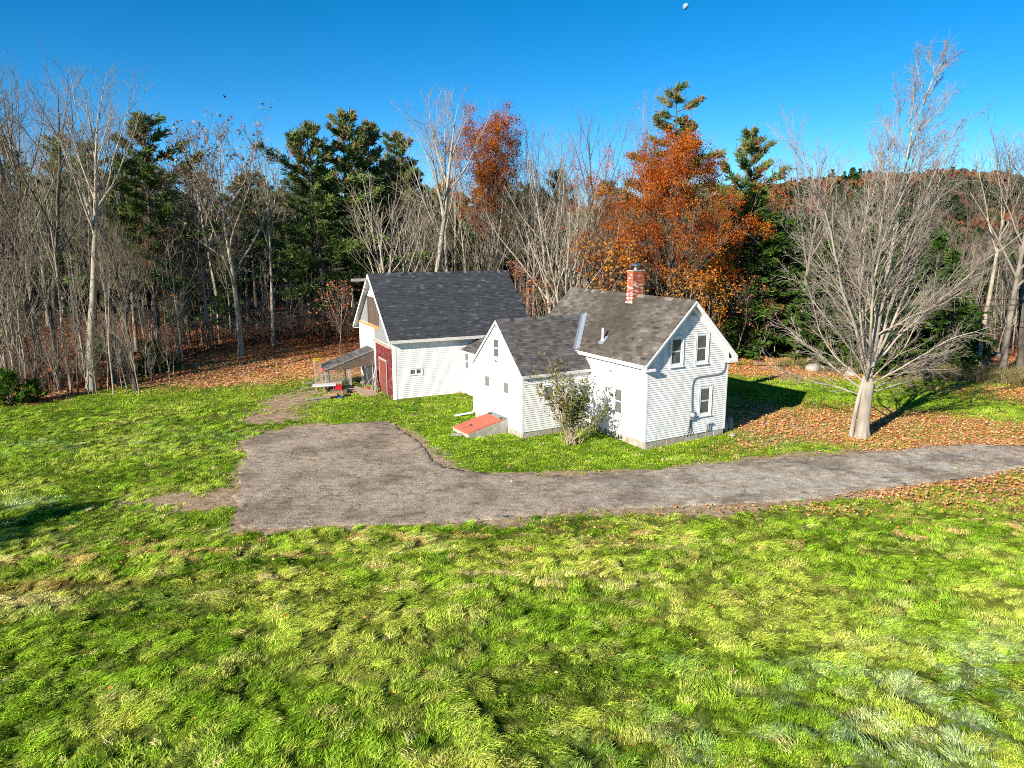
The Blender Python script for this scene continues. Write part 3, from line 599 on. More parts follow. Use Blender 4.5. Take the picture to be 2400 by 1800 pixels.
    for k in range(4): MB().box((.053, Wd / 2 - .25 + k * .06, 6.62 + k * .06), (.062, Wd / 2 + .25 - k * .06, 6.65 + k * .06)).build('slat', 'old_trim', gv)
    # valley flashing
    a, b = Vector((xv, -OE - .02, ZE)), Vector((wc, yr, WR)); dv = (b - a).normalized(); q = (X + X * 0 - Z * wsl * 0).normalized()
    sd = Vector((1, 0, 0)) - dv * dv.x; sd.normalize(); up = nF * .030
    MB().hexa([a + up - sd * .02, a + up + sd * .30, b + up + sd * .30, b + up - sd * .02], [p_ + nF * .006 for p_ in (a + up - sd * .02, a + up + sd * .30, b + up + sd * .30, b + up - sd * .02)]).build('valley_flashing', 'flashing', rf)
    up = nWr * .032; sd2 = (Vector((0, -1, 0)) - dv * -dv.y).normalized()
    MB().hexa([a + up, a + up + sd2 * .16, b + up + sd2 * .16, b + up], [p_ + nWr * .006 for p_ in (a + up, a + up + sd2 * .16, b + up + sd2 * .16, b + up)]).build('valley_flashing', 'flashing', wrr)
    # vent pipe
    vp = MB().tube([(-4.02, .31, 4.9), (-4.02, .31, 5.72)], .065, 12).build('vent_pipe', 'pvc', H); MB().hexa([(-4.22, .12, 4.885), (-3.80, .12, 4.885), (-3.80, .5, 5.252), (-4.22, .5, 5.252)], [(-4.22, .12, 4.897), (-3.80, .12, 4.897), (-3.80, .5, 5.264), (-4.22, .5, 5.264)]).build('pipe_flashing', 'flashing', vp)
    # chimney of bricks
    cx0, cx1, cy0, cy1, cz0, cz1 = -4.57, -4.08, 2.29, 3.03, 6.6, 8.66
    ch = MB().box((cx0 + .012, cy0 + .012, cz0), (cx1 - .012, cy1 - .012, cz1 - .02)).build('chimney', 'mortar', H); ch['label'] = 'red brick chimney with white stains'
    bh = .0655; k = 0; z = cz0
    while z < cz1 - .02:
        off = .105 if k % 2 else 0.0
        for side in range(4):
            Ls = (cx1 - cx0) if side % 2 == 0 else (cy1 - cy0)
            x = -off
            while x < Ls - .02:
                a, b_ = max(0.0, x), min(Ls, x + .20); x += .212
                if b_ - a < .03: continue
                cz_roof = ZE + sl * ((cy0 if side == 0 else cy1 if side == 2 else cy0 + a) + OE)
                if z + bh < min(cz_roof, ZR) - .25: continue
                t = rng.betavariate(2, 2) * .75
                if side == 0 and rng.random() < .42 * math.exp(-((z - 7.3) / .75) ** 2): t = .82 + .18 * rng.random()
                if side == 1 and rng.random() < .3 * math.exp(-((z - 7.6) / .5) ** 2): t = .76 + .05 * rng.random()
                pr = rng.uniform(.0, .006)
                lo, hi = [((cx0 + a, cy0 - pr, z), (cx0 + b_, cy0 + .02, z + bh - .011)), ((cx1 - .02, cy0 + a, z), (cx1 + pr, cy0 + b_, z + bh - .011)), ((cx0 + a, cy1 - .02, z), (cx0 + b_, cy1 + pr, z + bh - .011)), ((cx0 - pr, cy0 + a, z), (cx0 + .02, cy0 + b_, z + bh - .011))][side]
                MB().box(lo, hi, t).build('brick', 'brick', ch)
        z += bh; k += 1
    mb = MB().box((cx0 - .03, cy0 - .03, cz1 - .02), (cx1 + .03, cy1 + .03, cz1 + .03)); mb.build('chimney_crown', 'mortar', ch)
    MB().box((cx0 - .04, cy0 - .05, 6.92), (cx1 + .05, cy0 - .008, 7.0)).build('chimney_flashing', 'mortar', ch)
    cxm, cym = (cx0 + cx1) / 2, (cy0 + cy1) / 2
    MB().tube([(cxm, cym, 8.66), (cxm, cym, 8.95)], .10, 12).build('flue', 'galvanised', ch)
    MB().tube([(cxm, cym, 8.95), (cxm, cym, 9.0), (cxm, cym, 9.07)], [.36, .34, .04], 14).build('flue_cap', 'metal_dark', ch)
    # meter, conduit, pipes, lamp, spout
    mt = MB().box((.034, 2.86, 1.24), (.15, 3.12, 1.70)).build('electric_meter', 'galvanised', H); MB().tube([(.15, 2.99, 1.52), (.24, 2.99, 1.52), (.25, 2.99, 1.52)], [.10, .095, .06], 14).build('meter_dial', 'white_plastic', mt)
    MB().tube([(.07, 3.0, 1.70), (.07, 2.95, 2.3), (.07, 2.93, 3.0), (.07, 2.98, 3.25), (.07, 3.12, 3.40), (.07, 3.4, 3.45), (.07, 4.7, 3.46), (.07, 5.0, 3.52), (.07, 5.17, 3.68), (.07, 5.22, 4.05)], .026, 8).build('conduit', 'galvanised', mt)
    for q in (0, .05, -.06): MB().tube([(.06, 2.98 + q, 1.24), (.06, 2.97 + q, .9), (.09, 2.9 + q * 3, .58), (.12, 2.75 + q * 4, .48)], .014, 6).build('ground_cable', 'wire', mt)
    vt = MB().box((.034, 4.10, .50), (.05, 4.45, .56))
    for q in (4.16, 4.27, 4.38): vt.tube([(.07, q, .52), (.07, q, .9), (.13, q, .95), (.16, q, .88)], .030, 8)
    vt.build('vent_pipes', 'galvanised', H)
    MB().box((-2.88, -.10, 3.60), (-2.70, -.034, 3.70)).build('wall_lamp', 'galvanised', H)
    MB().box((wc - .12, WY - .08, 3.80), (wc - .06, WY - .034, 3.92)).box((wc + .02, WY - .07, 3.79), (wc + .06, WY - .034, 3.85)).build('wall_vent', 'metal_dark', H)
    ds = MB().tube([(A0 - .06, WY - .02, 3.3), (A0 - .06, WY - .02, .62), (A0 - .04, WY - .12, .45)], .045, 8).build('downspout', 'trim', H); MB().beam((A0 - .02, WY - .1, .43), (A0 - .75, WY - 1.0, .17), .10, .08).build('spout_extension', 'trim', ds)
    # connecting ell towards the barn
    cx0, cx1, cy0, cy1, ez, rz_ = -16.05, -10.01, -2.0, 2.2, 3.12, 4.35
    cw = MB().box((cx0, cy0, .1), (cx1, cy1, ez - .12)).prism([(cx1, cy0, ez - .12), (cx1, cy1, ez - .12), (cx1, .1, rz_ - .12)], (cx0 - cx1, 0, 0)).build('wall', 'vinyl', H); cw['label'] = 'wall of the low link between house and barn'
    clap(cw, 'clapboard', (cx0, cy0, 0), X, -Y, cx1 - cx0, .28, ez - .08, e, [(.26, .80, 1.9, 2.98)])
    window(H, (cx0 + .26, cy0, 1.9), X, -Y, .54, 1.06, .07)
    cs_ = (rz_ - ez) / 2.3; nC = Vector((0, -cs_, 1)).normalized(); sC = Vector((0, 1, cs_)).normalized(); ex0 = cx0 - .30
    cr = slab('roof', [(ex0, cy0 - .2, ez), (cx1, cy0 - .2, ez), (cx1, .1, rz_), (ex0, .1, rz_)], nC, .08, 'shingle_grey'); slab('roof', [(cx1, cy1 + .2, ez), (ex0, cy1 + .2, ez), (ex0, .102, rz_), (cx1, .102, rz_)], (0, cs_, 1), .08, 'shingle_grey')
    for c, vs, t in shingle_list((ex0, cy0 - .2, ez), X, sC, nC, 2.6, E, lambda t: (0, 4.2), .3, .7, rng)[:150]: MB().hexa(*vs, t).build('shingle', 'shingle_grey', cr)
    MB().box((ex0, cy0 - .22, ez - .14), (cx1, cy0 - .19, ez - .01)).build('fascia', 'trim', H)
    return H
build_house()

# ------------------------------------------------------------------ barn: x=0 long wall towards the camera, gable at y=0
def build_barn():
    B = empty('barn', (BC.x, BC.y, 0), BYAW, 'white barn with black shingle roof, red shingled corner and weathered loft door', 'barn')
    FR = Matrix.Translation((BC.x, BC.y, 0)) @ Matrix.Rotation(BYAW, 4, 'Z'); rng = random.Random(23)
    Wd, L, ZB, ZE, ZR, OE, OG = 8.57, 9.56, .22, 4.08, 8.0, .435, .36; sl = (ZR - ZE) / (Wd / 2 + OE)
    X, Y, Z = Vector((1, 0, 0)), Vector((0, 1, 0)), Vector((0, 0, 1)); ap = ZE + sl * OE - .12; apex = ap + sl * Wd / 2
    lw = MB().box((-.12, .121, -.3), (0, L, ap - .05)).build('wall', 'vinyl', B)
    gw = MB().prism([(-Wd, 0, -.3), (0, 0, -.3), (0, 0, ap), (-Wd / 2, 0, apex), (-Wd, 0, ap)], (0, .12, 0)).build('wall', 'trim', B); gw['label'] = 'gable wall facing the kennel, part white, part grey sheeting'
    MB().box((-Wd, .121, -.3), (-Wd + .12, L, ap - .05)).prism([(-Wd + .121, L, -.3), (-.121, L, -.3), (-.121, L, ap - .1), (-Wd / 2, L, apex), (-Wd + .121, L, ap - .1)], (0, -.12, 0)).build('wall', 'old_trim', B)
    clap(lw, 'clapboard', (0, 0, 0), Y, X, L, ZB, 4.25, .128, [(1.09, 1.82, 1.74, 2.05)], th=.042, start=.16)
    w = window(B, (0, 1.09, 1.74), Y, X, .73, .31, .06, 1, sill=False)
    MB().box((.004, 1.41, 1.74), (.05, 1.50, 2.05)).build('mullion', 'trim', w)
    MB().box((-.16, -.045, ZB - .1), (.045, .15, 4.25)).build('corner_board', 'trim', B)
    # gable cladding
    yy = -.004
    def panel(name, poly, mat, t=.03, y=yy, lab=None, par=B):
        o = MB().prism([(x, y, z) for x, z in poly], (0, -t, 0)).build(name, mat, par)
        if lab: o['label'] = lab
        return o
    zz = lambda x: ap + sl * (Wd / 2 - abs(x + Wd / 2)) - .02
    panel('sheet_panel', [(-Wd + .02, .1), (-4.36, .1), (-4.36, 4.30), (-Wd + .02, 4.30)], 'trim', lab='bright white lower sheeting')
    panel('sheet_panel', [(-8.30, 4.52), (-5.92, 4.52), (-5.92, zz(-5.92)), (-8.30, zz(-8.3))], 'grey_ply')
    panel('sheet_panel', [(-4.33, 3.62), (-3.15, 3.62), (-3.15, 4.31), (-4.33, 4.31)], 'grey_ply')
    panel('sheet_panel', [(-3.13, 3.62), (-.18, 3.62), (-.18, zz(-.18)), (-2.88, zz(-2.88)), (-3.13, 4.30)], 'grey_ply', y=-.006)
    panel('sheet_panel', [(-5.90, 6.42), (-3.0, 6.42), (-4.285, zz(-4.285) - .1), (-5.0, zz(-5.0))], 'trim')
    ld = panel('loft_door', [(-5.88, 4.56), (-2.96, 4.56), (-2.96, 6.40), (-5.88, 6.40)], 'weathered', .02, lab='weathered brown plank loft door')
    x = -5.88
    while x < -2.98:
        w_ = min(rng.uniform(.16, .26), -2.96 - x); zt = min(6.40 - rng.uniform(0, .03), zz(x) - .02, zz(x + w_) - .02)
        MB().box((x + .006, yy - .045 - rng.uniform(0, .008), 4.56), (x + w_ - .006, yy - .021, zt), rng.random()).build('plank', 'weathered', ld); x += w_
    for a, b, za, zb in ((-8.34, -5.86, 4.32, 4.47), (-5.84, -4.30, 4.34, 4.54), (-4.28, -2.98, 4.34, 4.55)): MB().box((a, -.075, za), (b, -.036, zb)).build('new_beam', 'new_wood', B)
    MB().box((-4.42, -.16, 3.44), (-.14, -.036, 3.56)).build('drip_board', 'lumber', B)
    MB().box((-4.36, -.07, .1), (-4.10, -.036, 3.43)).build('corner_board', 'trim', B)
    rs = panel('red_shingle_wall', [(-4.09, .15), (-.17, .15), (-.17, 3.43), (-4.09, 3.43)], 'red_shingle', .01, lab='faded red shingled wall corner beside the barn door')
    z = .18; D0, D1 = -3.10, -1.50
    while z < 3.40:
        x = -4.09 - rng.random() * .1
        while x < -.18:
            w_ = rng.uniform(.16, .34); a, b = max(-4.09, x), min(-.17, x + w_); x += w_
            if b - a < .04 or (b > D0 - .1 and a < D1 + .1 and z < 2.55): continue
            zt = min(z + .19, 3.43); t = min(.8, max(0, rng.gauss(.42, .28))); t = .9 + .1 * rng.random() if rng.random() < .03 + .08 * (z < 1) else t
            dz = rng.uniform(-.008, .008)
            MB().hexa([(a + .004, -.014, z + dz), (b - .004, -.014, z + dz), (b - .004, -.05, z + dz), (a + .004, -.05, z + dz)], [(a + .004, -.014, zt), (b - .004, -.014, zt), (b - .004, -.022, zt), (a + .004, -.022, zt)], t).build('shingle', 'red_shingle', rs)
        z += .155
    dr = MB().box((D0, -.06, .12), (D1, -.015, 2.38)).build('door', 'red_door', B); dr['label'] = 'sun-bleached red plank door'
    for k in range(7):
        a = D0 + .02 + k * .223; MB().box((a, -.082 - rng.uniform(0, .006), .14), (a + .212, -.061, 2.37), rng.random()).build('plank', 'red_door', dr)
    MB().box((D0 - .12, -.10, 2.40), (D1 + .12, -.052, 2.54)).build('door_header', 'grey_lumber', B); MB().box((D0 - .10, -.085, .12), (D0 - .005, -.052, 2.39)).build('door_jamb', 'grey_lumber', B); MB().box((D1 + .005, -.085, .12), (D1 + .10, -.052, 2.39)).build('door_jamb', 'grey_lumber', B)
    # roof
    y0, y1 = -OG, L + OG; nF = Vector((sl, 0, 1)).normalized(); sF = Vector((-1, 0, sl)).normalized(); nB = Vector((-sl, 0, 1)).normalized(); sB = Vector((1, 0, sl)).normalized(); S = (Wd / 2 + OE) * math.hypot(1, sl)
    rf = MB().prism([(OE, y0, ZE), (OE, y1, ZE), (-Wd / 2, y1, ZR), (-Wd / 2, y0, ZR)], -nF * .10).build('roof', 'shingle_black', B); rb = MB().prism([(-Wd - OE, y1, ZE), (-Wd - OE, y0, ZE), (-Wd / 2 - .001, y0, ZR), (-Wd / 2 - .001, y1, ZR)], -nB * .10).build('roof', 'shingle_black', B)
    P = [(shingle_list((OE, y0, ZE), Y, sF, nF, S, .146, lambda t: (0, y1 - y0), .18, .42, rng), 'shingle_black', True), (shingle_list((-Wd - OE, y1, ZE), -Y, sB, nB, S, .146, lambda t: (0, y1 - y0), .25, .5, rng), 'shingle_black', False)]
    place_shingles(P, [rf, rb], FR, None)
    for i in range(40):
        a, b = y0 + (y1 - y0) * i / 40, y0 + (y1 - y0) * (i + .97) / 40; t = rng.random(); mb = MB(); c = -Wd / 2
        for s_ in (1, -1): mb.hexa([(c, a, ZR + .028), (c, b, ZR + .028), (c + s_ * .15, b, ZR + .028 - .15 * sl), (c + s_ * .15, a, ZR + .028 - .15 * sl)], [(c, a, ZR + .037), (c, b, ZR + .037), (c + s_ * .15, b, ZR + .037 - .15 * sl), (c + s_ * .15, a, ZR + .037 - .15 * sl)], t)
        mb.build('ridge_cap', 'shingle_black', rf)
    dn = Vector((0, 0, -1))
    for s_, xx in ((1, OE), (-1, -Wd - OE)):
        for yq, d in ((y0, -.035), (y1, .035)):
            a, b = Vector((xx, yq, ZE)), Vector((-Wd / 2, yq, ZR)); MB().prism([a + dn * .02, b + dn * .02, b + dn * .24, a + dn * .24], (0, d, 0)).build('rake_board', 'trim', B)
        a, b = Vector((xx, y0 + .001, ZE)), Vector((-Wd / 2, y0 + .001, ZR)); MB().prism([a + dn * .125, b + dn * .125, b + dn * .15, a + dn * .15], (0, OG - .005, 0)).build('soffit', 'old_trim', B)
        MB().box((min(xx, xx - s_ * .035), y0, ZE - .22), (max(xx, xx - s_ * .035), y1, ZE - .02)).build('fascia', 'old_trim', B)
        MB().box((min(xx - s_ * .036, xx - s_ * OE), y0, ZE - .205), (max(xx - s_ * .036, xx - s_ * OE), y1, ZE - .18)).build('soffit', 'old_trim', B)
    MB().box((-Wd / 2 - .07, -1.45, 7.52), (-Wd / 2 + .07, -.0, 7.70)).build('hay_beam', 'grey_lumber', B)
    MB().tube([(-Wd / 2 + .2, -1.0, 7.0), (-Wd / 2 + .2, 0, 7.0)], .018, 6).build('iron_rod', 'black_iron', B)
    # lean-to over the kennel: a thing of its own against the gable
    T = empty('lean_to', (BC.x, BC.y, 0), BYAW, 'low lean-to shed roof on posts against the barn gable', 'shed')
    a0, a1, yo, zi, zo = -6.36, -4.37, -3.53, 2.86, 1.70; ls = (zi - zo) / -yo; nL = Vector((0, -ls, 1)).normalized(); sL = Vector((0, 1, ls)).normalized()
    lr = MB().prism([(a0, yo, zo), (a1, yo, zo), (a1, -.04, zi), (a0, -.04, zi)], -nL * .07).build('roof', 'shingle_grey', T)
    for c, vs, t in shingle_list((a0, yo, zo), X, sL, nL, 3.66, .16, lambda t: (0, a1 - a0), .3, .7, rng): MB().hexa(*vs, t).build('shingle', 'shingle_grey', lr)
    MB().prism([(a1 + .002, yo, zo + .02), (a1 + .002, -.04, zi + .02), (a1 + .002, -.04, zi - .07), (a1 + .002, yo, zo - .07)], (.03, 0, 0)).build('drip_edge', 'galvanised', T)
    MB().box((a0, yo - .03, zo - .13), (a1, yo - .001, zo + .0)).build('eave_board', 'red_plastic', T)
    MB().prism([(a1 - .04, -.06, zi - .09), (a1 - .04, -.06, 1.76), (a1 - .04, yo + .06, zo - .10)], (.03, 0, 0)).build('side_panel', 'plywood', T)
    for px, py in ((a0 + .06, yo + .1), (a1 - .12, yo + .1), (a0 + .06, -1.7), (a1 - .12, -1.75)):
        zt = zo + ls * (py - yo) - .08; MB().box((px - .045, py - .045, -.1), (px + .045, py + .045, zt)).build('post', 'grey_lumber', T)
    for p, q in (((a0 + .06, yo + .1, .35), (a1 - .12, yo + .1, 1.5)), ): MB().beam(p, q, .05, .07).build('brace', 'grey_lumber', T)
    # chain-link run under it
    K = empty('kennel', (BC.x, BC.y, 0), BYAW, 'galvanised chain-link dog run under the lean-to roof', 'kennel')
    gx0, gx1, gy0, gy1 = -6.15, -4.55, -3.2, -.35
    def link_panel(p, q, z0, z1):
        p = Vector(p); q = Vector(q); Ln = (q - p).length; d = (q - p) / Ln
        fr = MB().tube([p + Z * z0, q + Z * z0], .02, 6).tube([p + Z * z1, q + Z * z1], .02, 6).tube([p + Z * (z0 - .05), p + Z * z1], .024, 6).tube([q + Z * (z0 - .05), q + Z * z1], .024, 6); f = fr.build('panel_frame', 'galvanised', K)
        mb = MB(); h = z1 - z0; s = -h
        while s < Ln:
            for sg in (1, -1):
                u0, u1 = (s, s + h) if sg > 0 else (s + h, s); v0, v1 = z0, z1; t0 = 0; t1 = 1; lo, hi = min(u0, u1), max(u0, u1)
                pts = []
                for tt in (0, 1):
                    uu = u0 + (u1 - u0) * tt
                    t2 = tt
                    if uu < 0: t2 = (0 - u0) / (u1 - u0)
                    if uu > Ln: t2 = (Ln - u0) / (u1 - u0)
                    pts.append(p + d * (u0 + (u1 - u0) * t2) + Z * (z0 + h * t2))
                if (pts[0] - pts[1]).length > .02: mb.tube(pts, .0035, 3, cap=False)
            s += .075
        tag(mb.build('chain_link', 'galvanised', f), kind='stuff')
    link_panel((gx0, gy0, 0), (gx1, gy0, 0), .22, 1.62); link_panel((gx1, gy0, 0), (gx1, -1.85, 0), .22, 1.62); link_panel((gx0, gy0, 0), (gx0, gy1, 0), .3, 1.62); link_panel((gx1 + .03, -.95, 0), (gx1 + .03, -.2, 0), .3, 1.75)
build_barn()

# ------------------------------------------------------------------ cellar hatch against the wing
def build_bulkhead():
    K = empty('cellar_bulkhead', (HC.x, HC.y, 0), HYAW, 'sloping coral red cellar doors on low concrete walls beside the wing', 'bulkhead')
    x0, x1, y0, y1, zl, zh = -7.95, -6.10, -6.72, -4.36, .34, .86; X = Vector((1, 0, 0))
    for a, b in ((x0, x0 + .16), (x1 - .16, x1)): MB().prism([(a, y0, -.25), (a, y1, -.25), (a, y1, zh), (a, y0, zl)], (b - a, 0, 0)).build('side_wall', 'concrete', K)
    MB().box((x0 + .161, y0, -.25), (x1 - .161, y0 + .14, zl - .01)).build('end_wall', 'concrete', K)
    s = (zh - zl) / (y1 - y0); q = lambda y: zl + s * (y - y0) + .012
    fr = MB().prism([(x0 + .05, y1 - .30, q(y1 - .3)), (x1 - .05, y1 - .30, q(y1 - .3)), (x1 - .05, y1, q(y1)), (x0 + .05, y1, q(y1))], (0, 0, .06)).build('top_plate', 'grey_ply', K)
    xm = (x0 + x1) / 2
    for a, b in ((x0 + .10, xm - .006), (xm + .006, x1 - .06)):
        d = MB().prism([(a, y0 + .02, q(y0 + .02)), (b, y0 + .02, q(y0 + .02)), (b, y1 - .31, q(y1 - .31)), (a, y1 - .31, q(y1 - .31))], (0, 0, .05)).build('door', 'coral', K)
        MB().prism([(a, y0 + .025, q(y0) - .06), (b, y0 + .025, q(y0) - .06), (b, y0 + .025, q(y0)), (a, y0 + .025, q(y0))], (0, -.03, 0)).build('lip', 'coral', d)
    MB().prism([(x1 - .055, y0 + .05, q(y0) - .06), (x1 - .055, y1 - .31, q(y1 - .31) - .05), (x1 - .055, y1 - .31, q(y1 - .31) + .045), (x1 - .055, y0 + .05, q(y0) + .045)], (.03, 0, 0)).build('door_rim', 'coral', K)
    h = MB(); yh = y0 + .62; h.box((xm - .11, yh - .04, q(yh) + .05), (xm - .02, yh + .04, q(yh) + .085)).box((xm + .02, yh - .04, q(yh) + .05), (xm + .11, yh + .04, q(yh) + .085)); h.build('handles', 'black_iron', K)
    for xx in (x0 + .35, x1 - .25): MB().box((xx, y1 - .36, q(y1) + .02), (xx + .14, y1 - .26, q(y1) + .07)).build('hinge', 'black_iron', K)
build_bulkhead()

# ------------------------------------------------------------------ trees: growing branches as tubes
def unit(v): return v / (np.linalg.norm(v, axis=-1, keepdims=True) + 1e-9)
def tubes(polys, sides):
    """polys: list of (pts (n,3), radii (n)); returns vertices and quads"""
    groups = {}
    for p, r in polys: groups.setdefault(len(p), []).append((p, r))
    V = []; F = []; base = 0
    for n, lst in groups.items():
        P = np.stack([a for a, _ in lst]); R = np.stack([b for _, b in lst]); m = len(lst)
        T = np.empty_like(P); T[:, 1:-1] = P[:, 2:] - P[:, :-2]; T[:, 0] = P[:, 1] - P[:, 0]; T[:, -1] = P[:, -1] - P[:, -2]; T = unit(T)
        ref = np.where(np.abs(T[:, :1, 2:3]) < 0.8, np.array([0, 0, 1.0]), np.array([1.0, 0, 0])); ref = np.broadcast_to(ref, T.shape)
        A = unit(np.cross(T, ref)); B = np.cross(T, A); th = np.arange(sides) * 2 * np.pi / sides
        ring = P[:, :, None] + R[:, :, None, None] * (A[:, :, None] * np.cos(th)[None, None, :, None] + B[:, :, None] * np.sin(th)[None, None, :, None])
        V.append(ring.reshape(-1, 3)); idx = np.arange(m * n * sides).reshape(m, n, sides) + base; nx = np.roll(idx, -1, 2)
        F.append(np.stack([idx[:, :-1], nx[:, :-1], nx[:, 1:], idx[:, 1:]], -1).reshape(-1, 4)); base += m * n * sides
    if not V: return np.zeros((0, 3)), np.zeros((0, 4), int)
    return np.concatenate(V), np.concatenate(F)
def path(rng, p, d, L, r0, r1, n, wob, trop):
    pts = [np.array(p, float)]; d = unit(np.array(d, float)); st = L / (n - 1)
    for i in range(n - 1):
        d = unit(d + rng.normal(0, wob, 3) + np.array([0, 0, trop])); pts.append(pts[-1] + d * st)
    return np.array(pts), np.linspace(r0, r1, n) if r1 is not None else r0
def side_dir(rng, d, ang, az=None):
    d = unit(np.asarray(d)); a = unit(np.cross(d, [0, 0, 1.0] if abs(d[2]) < .95 else [1.0, 0, 0])); b = np.cross(d, a); az = rng.uniform(0, 2 * np.pi) if az is None else az
    return unit(d * math.cos(ang) + (a * math.cos(az) + b * math.sin(az)) * math.sin(ang))
def tan_at(P, t):
    k = t * (len(P) - 1); i = min(int(k), len(P) - 2); f = k - i; return P[i] * (1 - f) + P[i + 1] * f, unit(P[i + 1] - P[i])
def bare_tree(seed, Ht=20, r0=.22, fork=.45, nlimb=9, spread=.6, multi=1, twig=.014, dens=1.0, lean=(0, 0), wob=.05, limb_from=.35, levels=3, trunk_wob=None):
    """returns {'trunk': polys, 'limb': polys, 'twig': polys}, tips"""
    rng = np.random.default_rng(seed); tr = []; li = []; tw = []; tips = []
    for k in range(multi):
        a = rng.uniform(0, 6.28); d0 = np.array([lean[0] + (0.16 * math.cos(a) if multi > 1 else 0), lean[1] + (0.16 * math.sin(a) if multi > 1 else 0), 1.0]); h = Ht * (1 if k == 0 else rng.uniform(.7, .98))
        P, R = path(rng, (.15 * math.cos(a) * (multi > 1), .15 * math.sin(a) * (multi > 1), -.3), d0, h * .97, r0 * (1 if multi == 1 else rng.uniform(.6, 1)), twig * 1.4, 13, trunk_wob or wob * .8, .05)
        R = R[0] * (1 - np.linspace(0, 1, 13)) ** .9 + twig; R[0] *= 1.35
        tr.append((P, R)); nl = max(3, int(nlimb * rng.uniform(.85, 1.15)))
        for j in range(nl):
            t = limb_from + (1 - limb_from) * ((j + rng.uniform(.1, .9)) / nl) * .97; p, d = tan_at(P, t); rr = np.interp(t, np.linspace(0, 1, 13), R)
            L1 = h * (1 - t) * rng.uniform(.62, .95) + .07 * h; dd = side_dir(rng, d, rng.uniform(.35, .85) * spread + .18, j * 2.4 + rng.uniform(-.5, .5))
            P1, R1 = path(rng, p, dd, L1, min(rr * .62, .018 + L1 * .0095), twig, 8, wob * 1.3, .10); li.append((P1, R1)); tips.append(P1[-1])
            n2 = int((4 + L1 * 1.5) * dens)
            for i in range(n2):
                t2 = rng.uniform(.15, 1); p2, d2 = tan_at(P1, t2); L2 = L1 * rng.uniform(.22, .5) * (1.1 - .55 * t2); P2, R2 = path(rng, p2, side_dir(rng, d2, rng.uniform(.4, .95)), L2, max(twig, R1[0] * .38 * (1 - t2 * .6)), twig * .8, 5, .10, .10); tw.append((P2, R2)); tips.append(P2[-1])
                if levels > 2:
                    for q in range(int((2 + L2 * 2.1) * dens)):
                        t3 = rng.uniform(.15, 1); p3, d3 = tan_at(P2, t3); L3 = L2 * rng.uniform(.25, .55) + .15; P3, R3 = path(rng, p3, side_dir(rng, d3, rng.uniform(.35, .9)), L3, twig * .85, twig * .5, 3, .12, .12); tw.append((P3, R3)); tips.append(P3[-1])
        for i in range(int(14 * dens)):
            t = rng.uniform(.3, 1); p, d = tan_at(P, t); P2, R2 = path(rng, p, side_dir(rng, d, rng.uniform(.5, 1.1)), rng.uniform(.5, 2.0), twig * 1.2, twig * .6, 4, .12, .1); tw.append((P2, R2)); tips.append(P2[-1])
    return tr, li, tw, np.array(tips)
def leaves_mesh(rng, centers, size, k, spread, flat=.5, name='foliage', mat='oak_leaf', tone=None):
    n = len(centers) * k; C = np.repeat(centers, k, 0) + rng.normal(0, spread, (n, 3)) * np.array([1, 1, .7])
    N = unit(rng.normal(0, 1, (n, 3)) + np.array([-.2, -.4, flat])); A = unit(np.cross(N, rng.normal(0, 1, (n, 3)))); B = np.cross(N, A); s = size * rng.uniform(.6, 1.3, (n, 1))
    V = np.stack([C - A * s * .5, C + B * s * .38 + N * s * .08, C + A * s * .5, C - B * s * .38 + N * s * .08], 1).reshape(-1, 3)
    F = np.arange(n * 4).reshape(-1, 4); base = np.repeat(rng.uniform(0, 1, len(centers)), k) if tone is None else np.repeat(tone, k)
    return raw_mesh(name, V, [F], mat, np.clip(base * .7 + .3 * rng.uniform(-.3, 1.3, n), 0, 1))
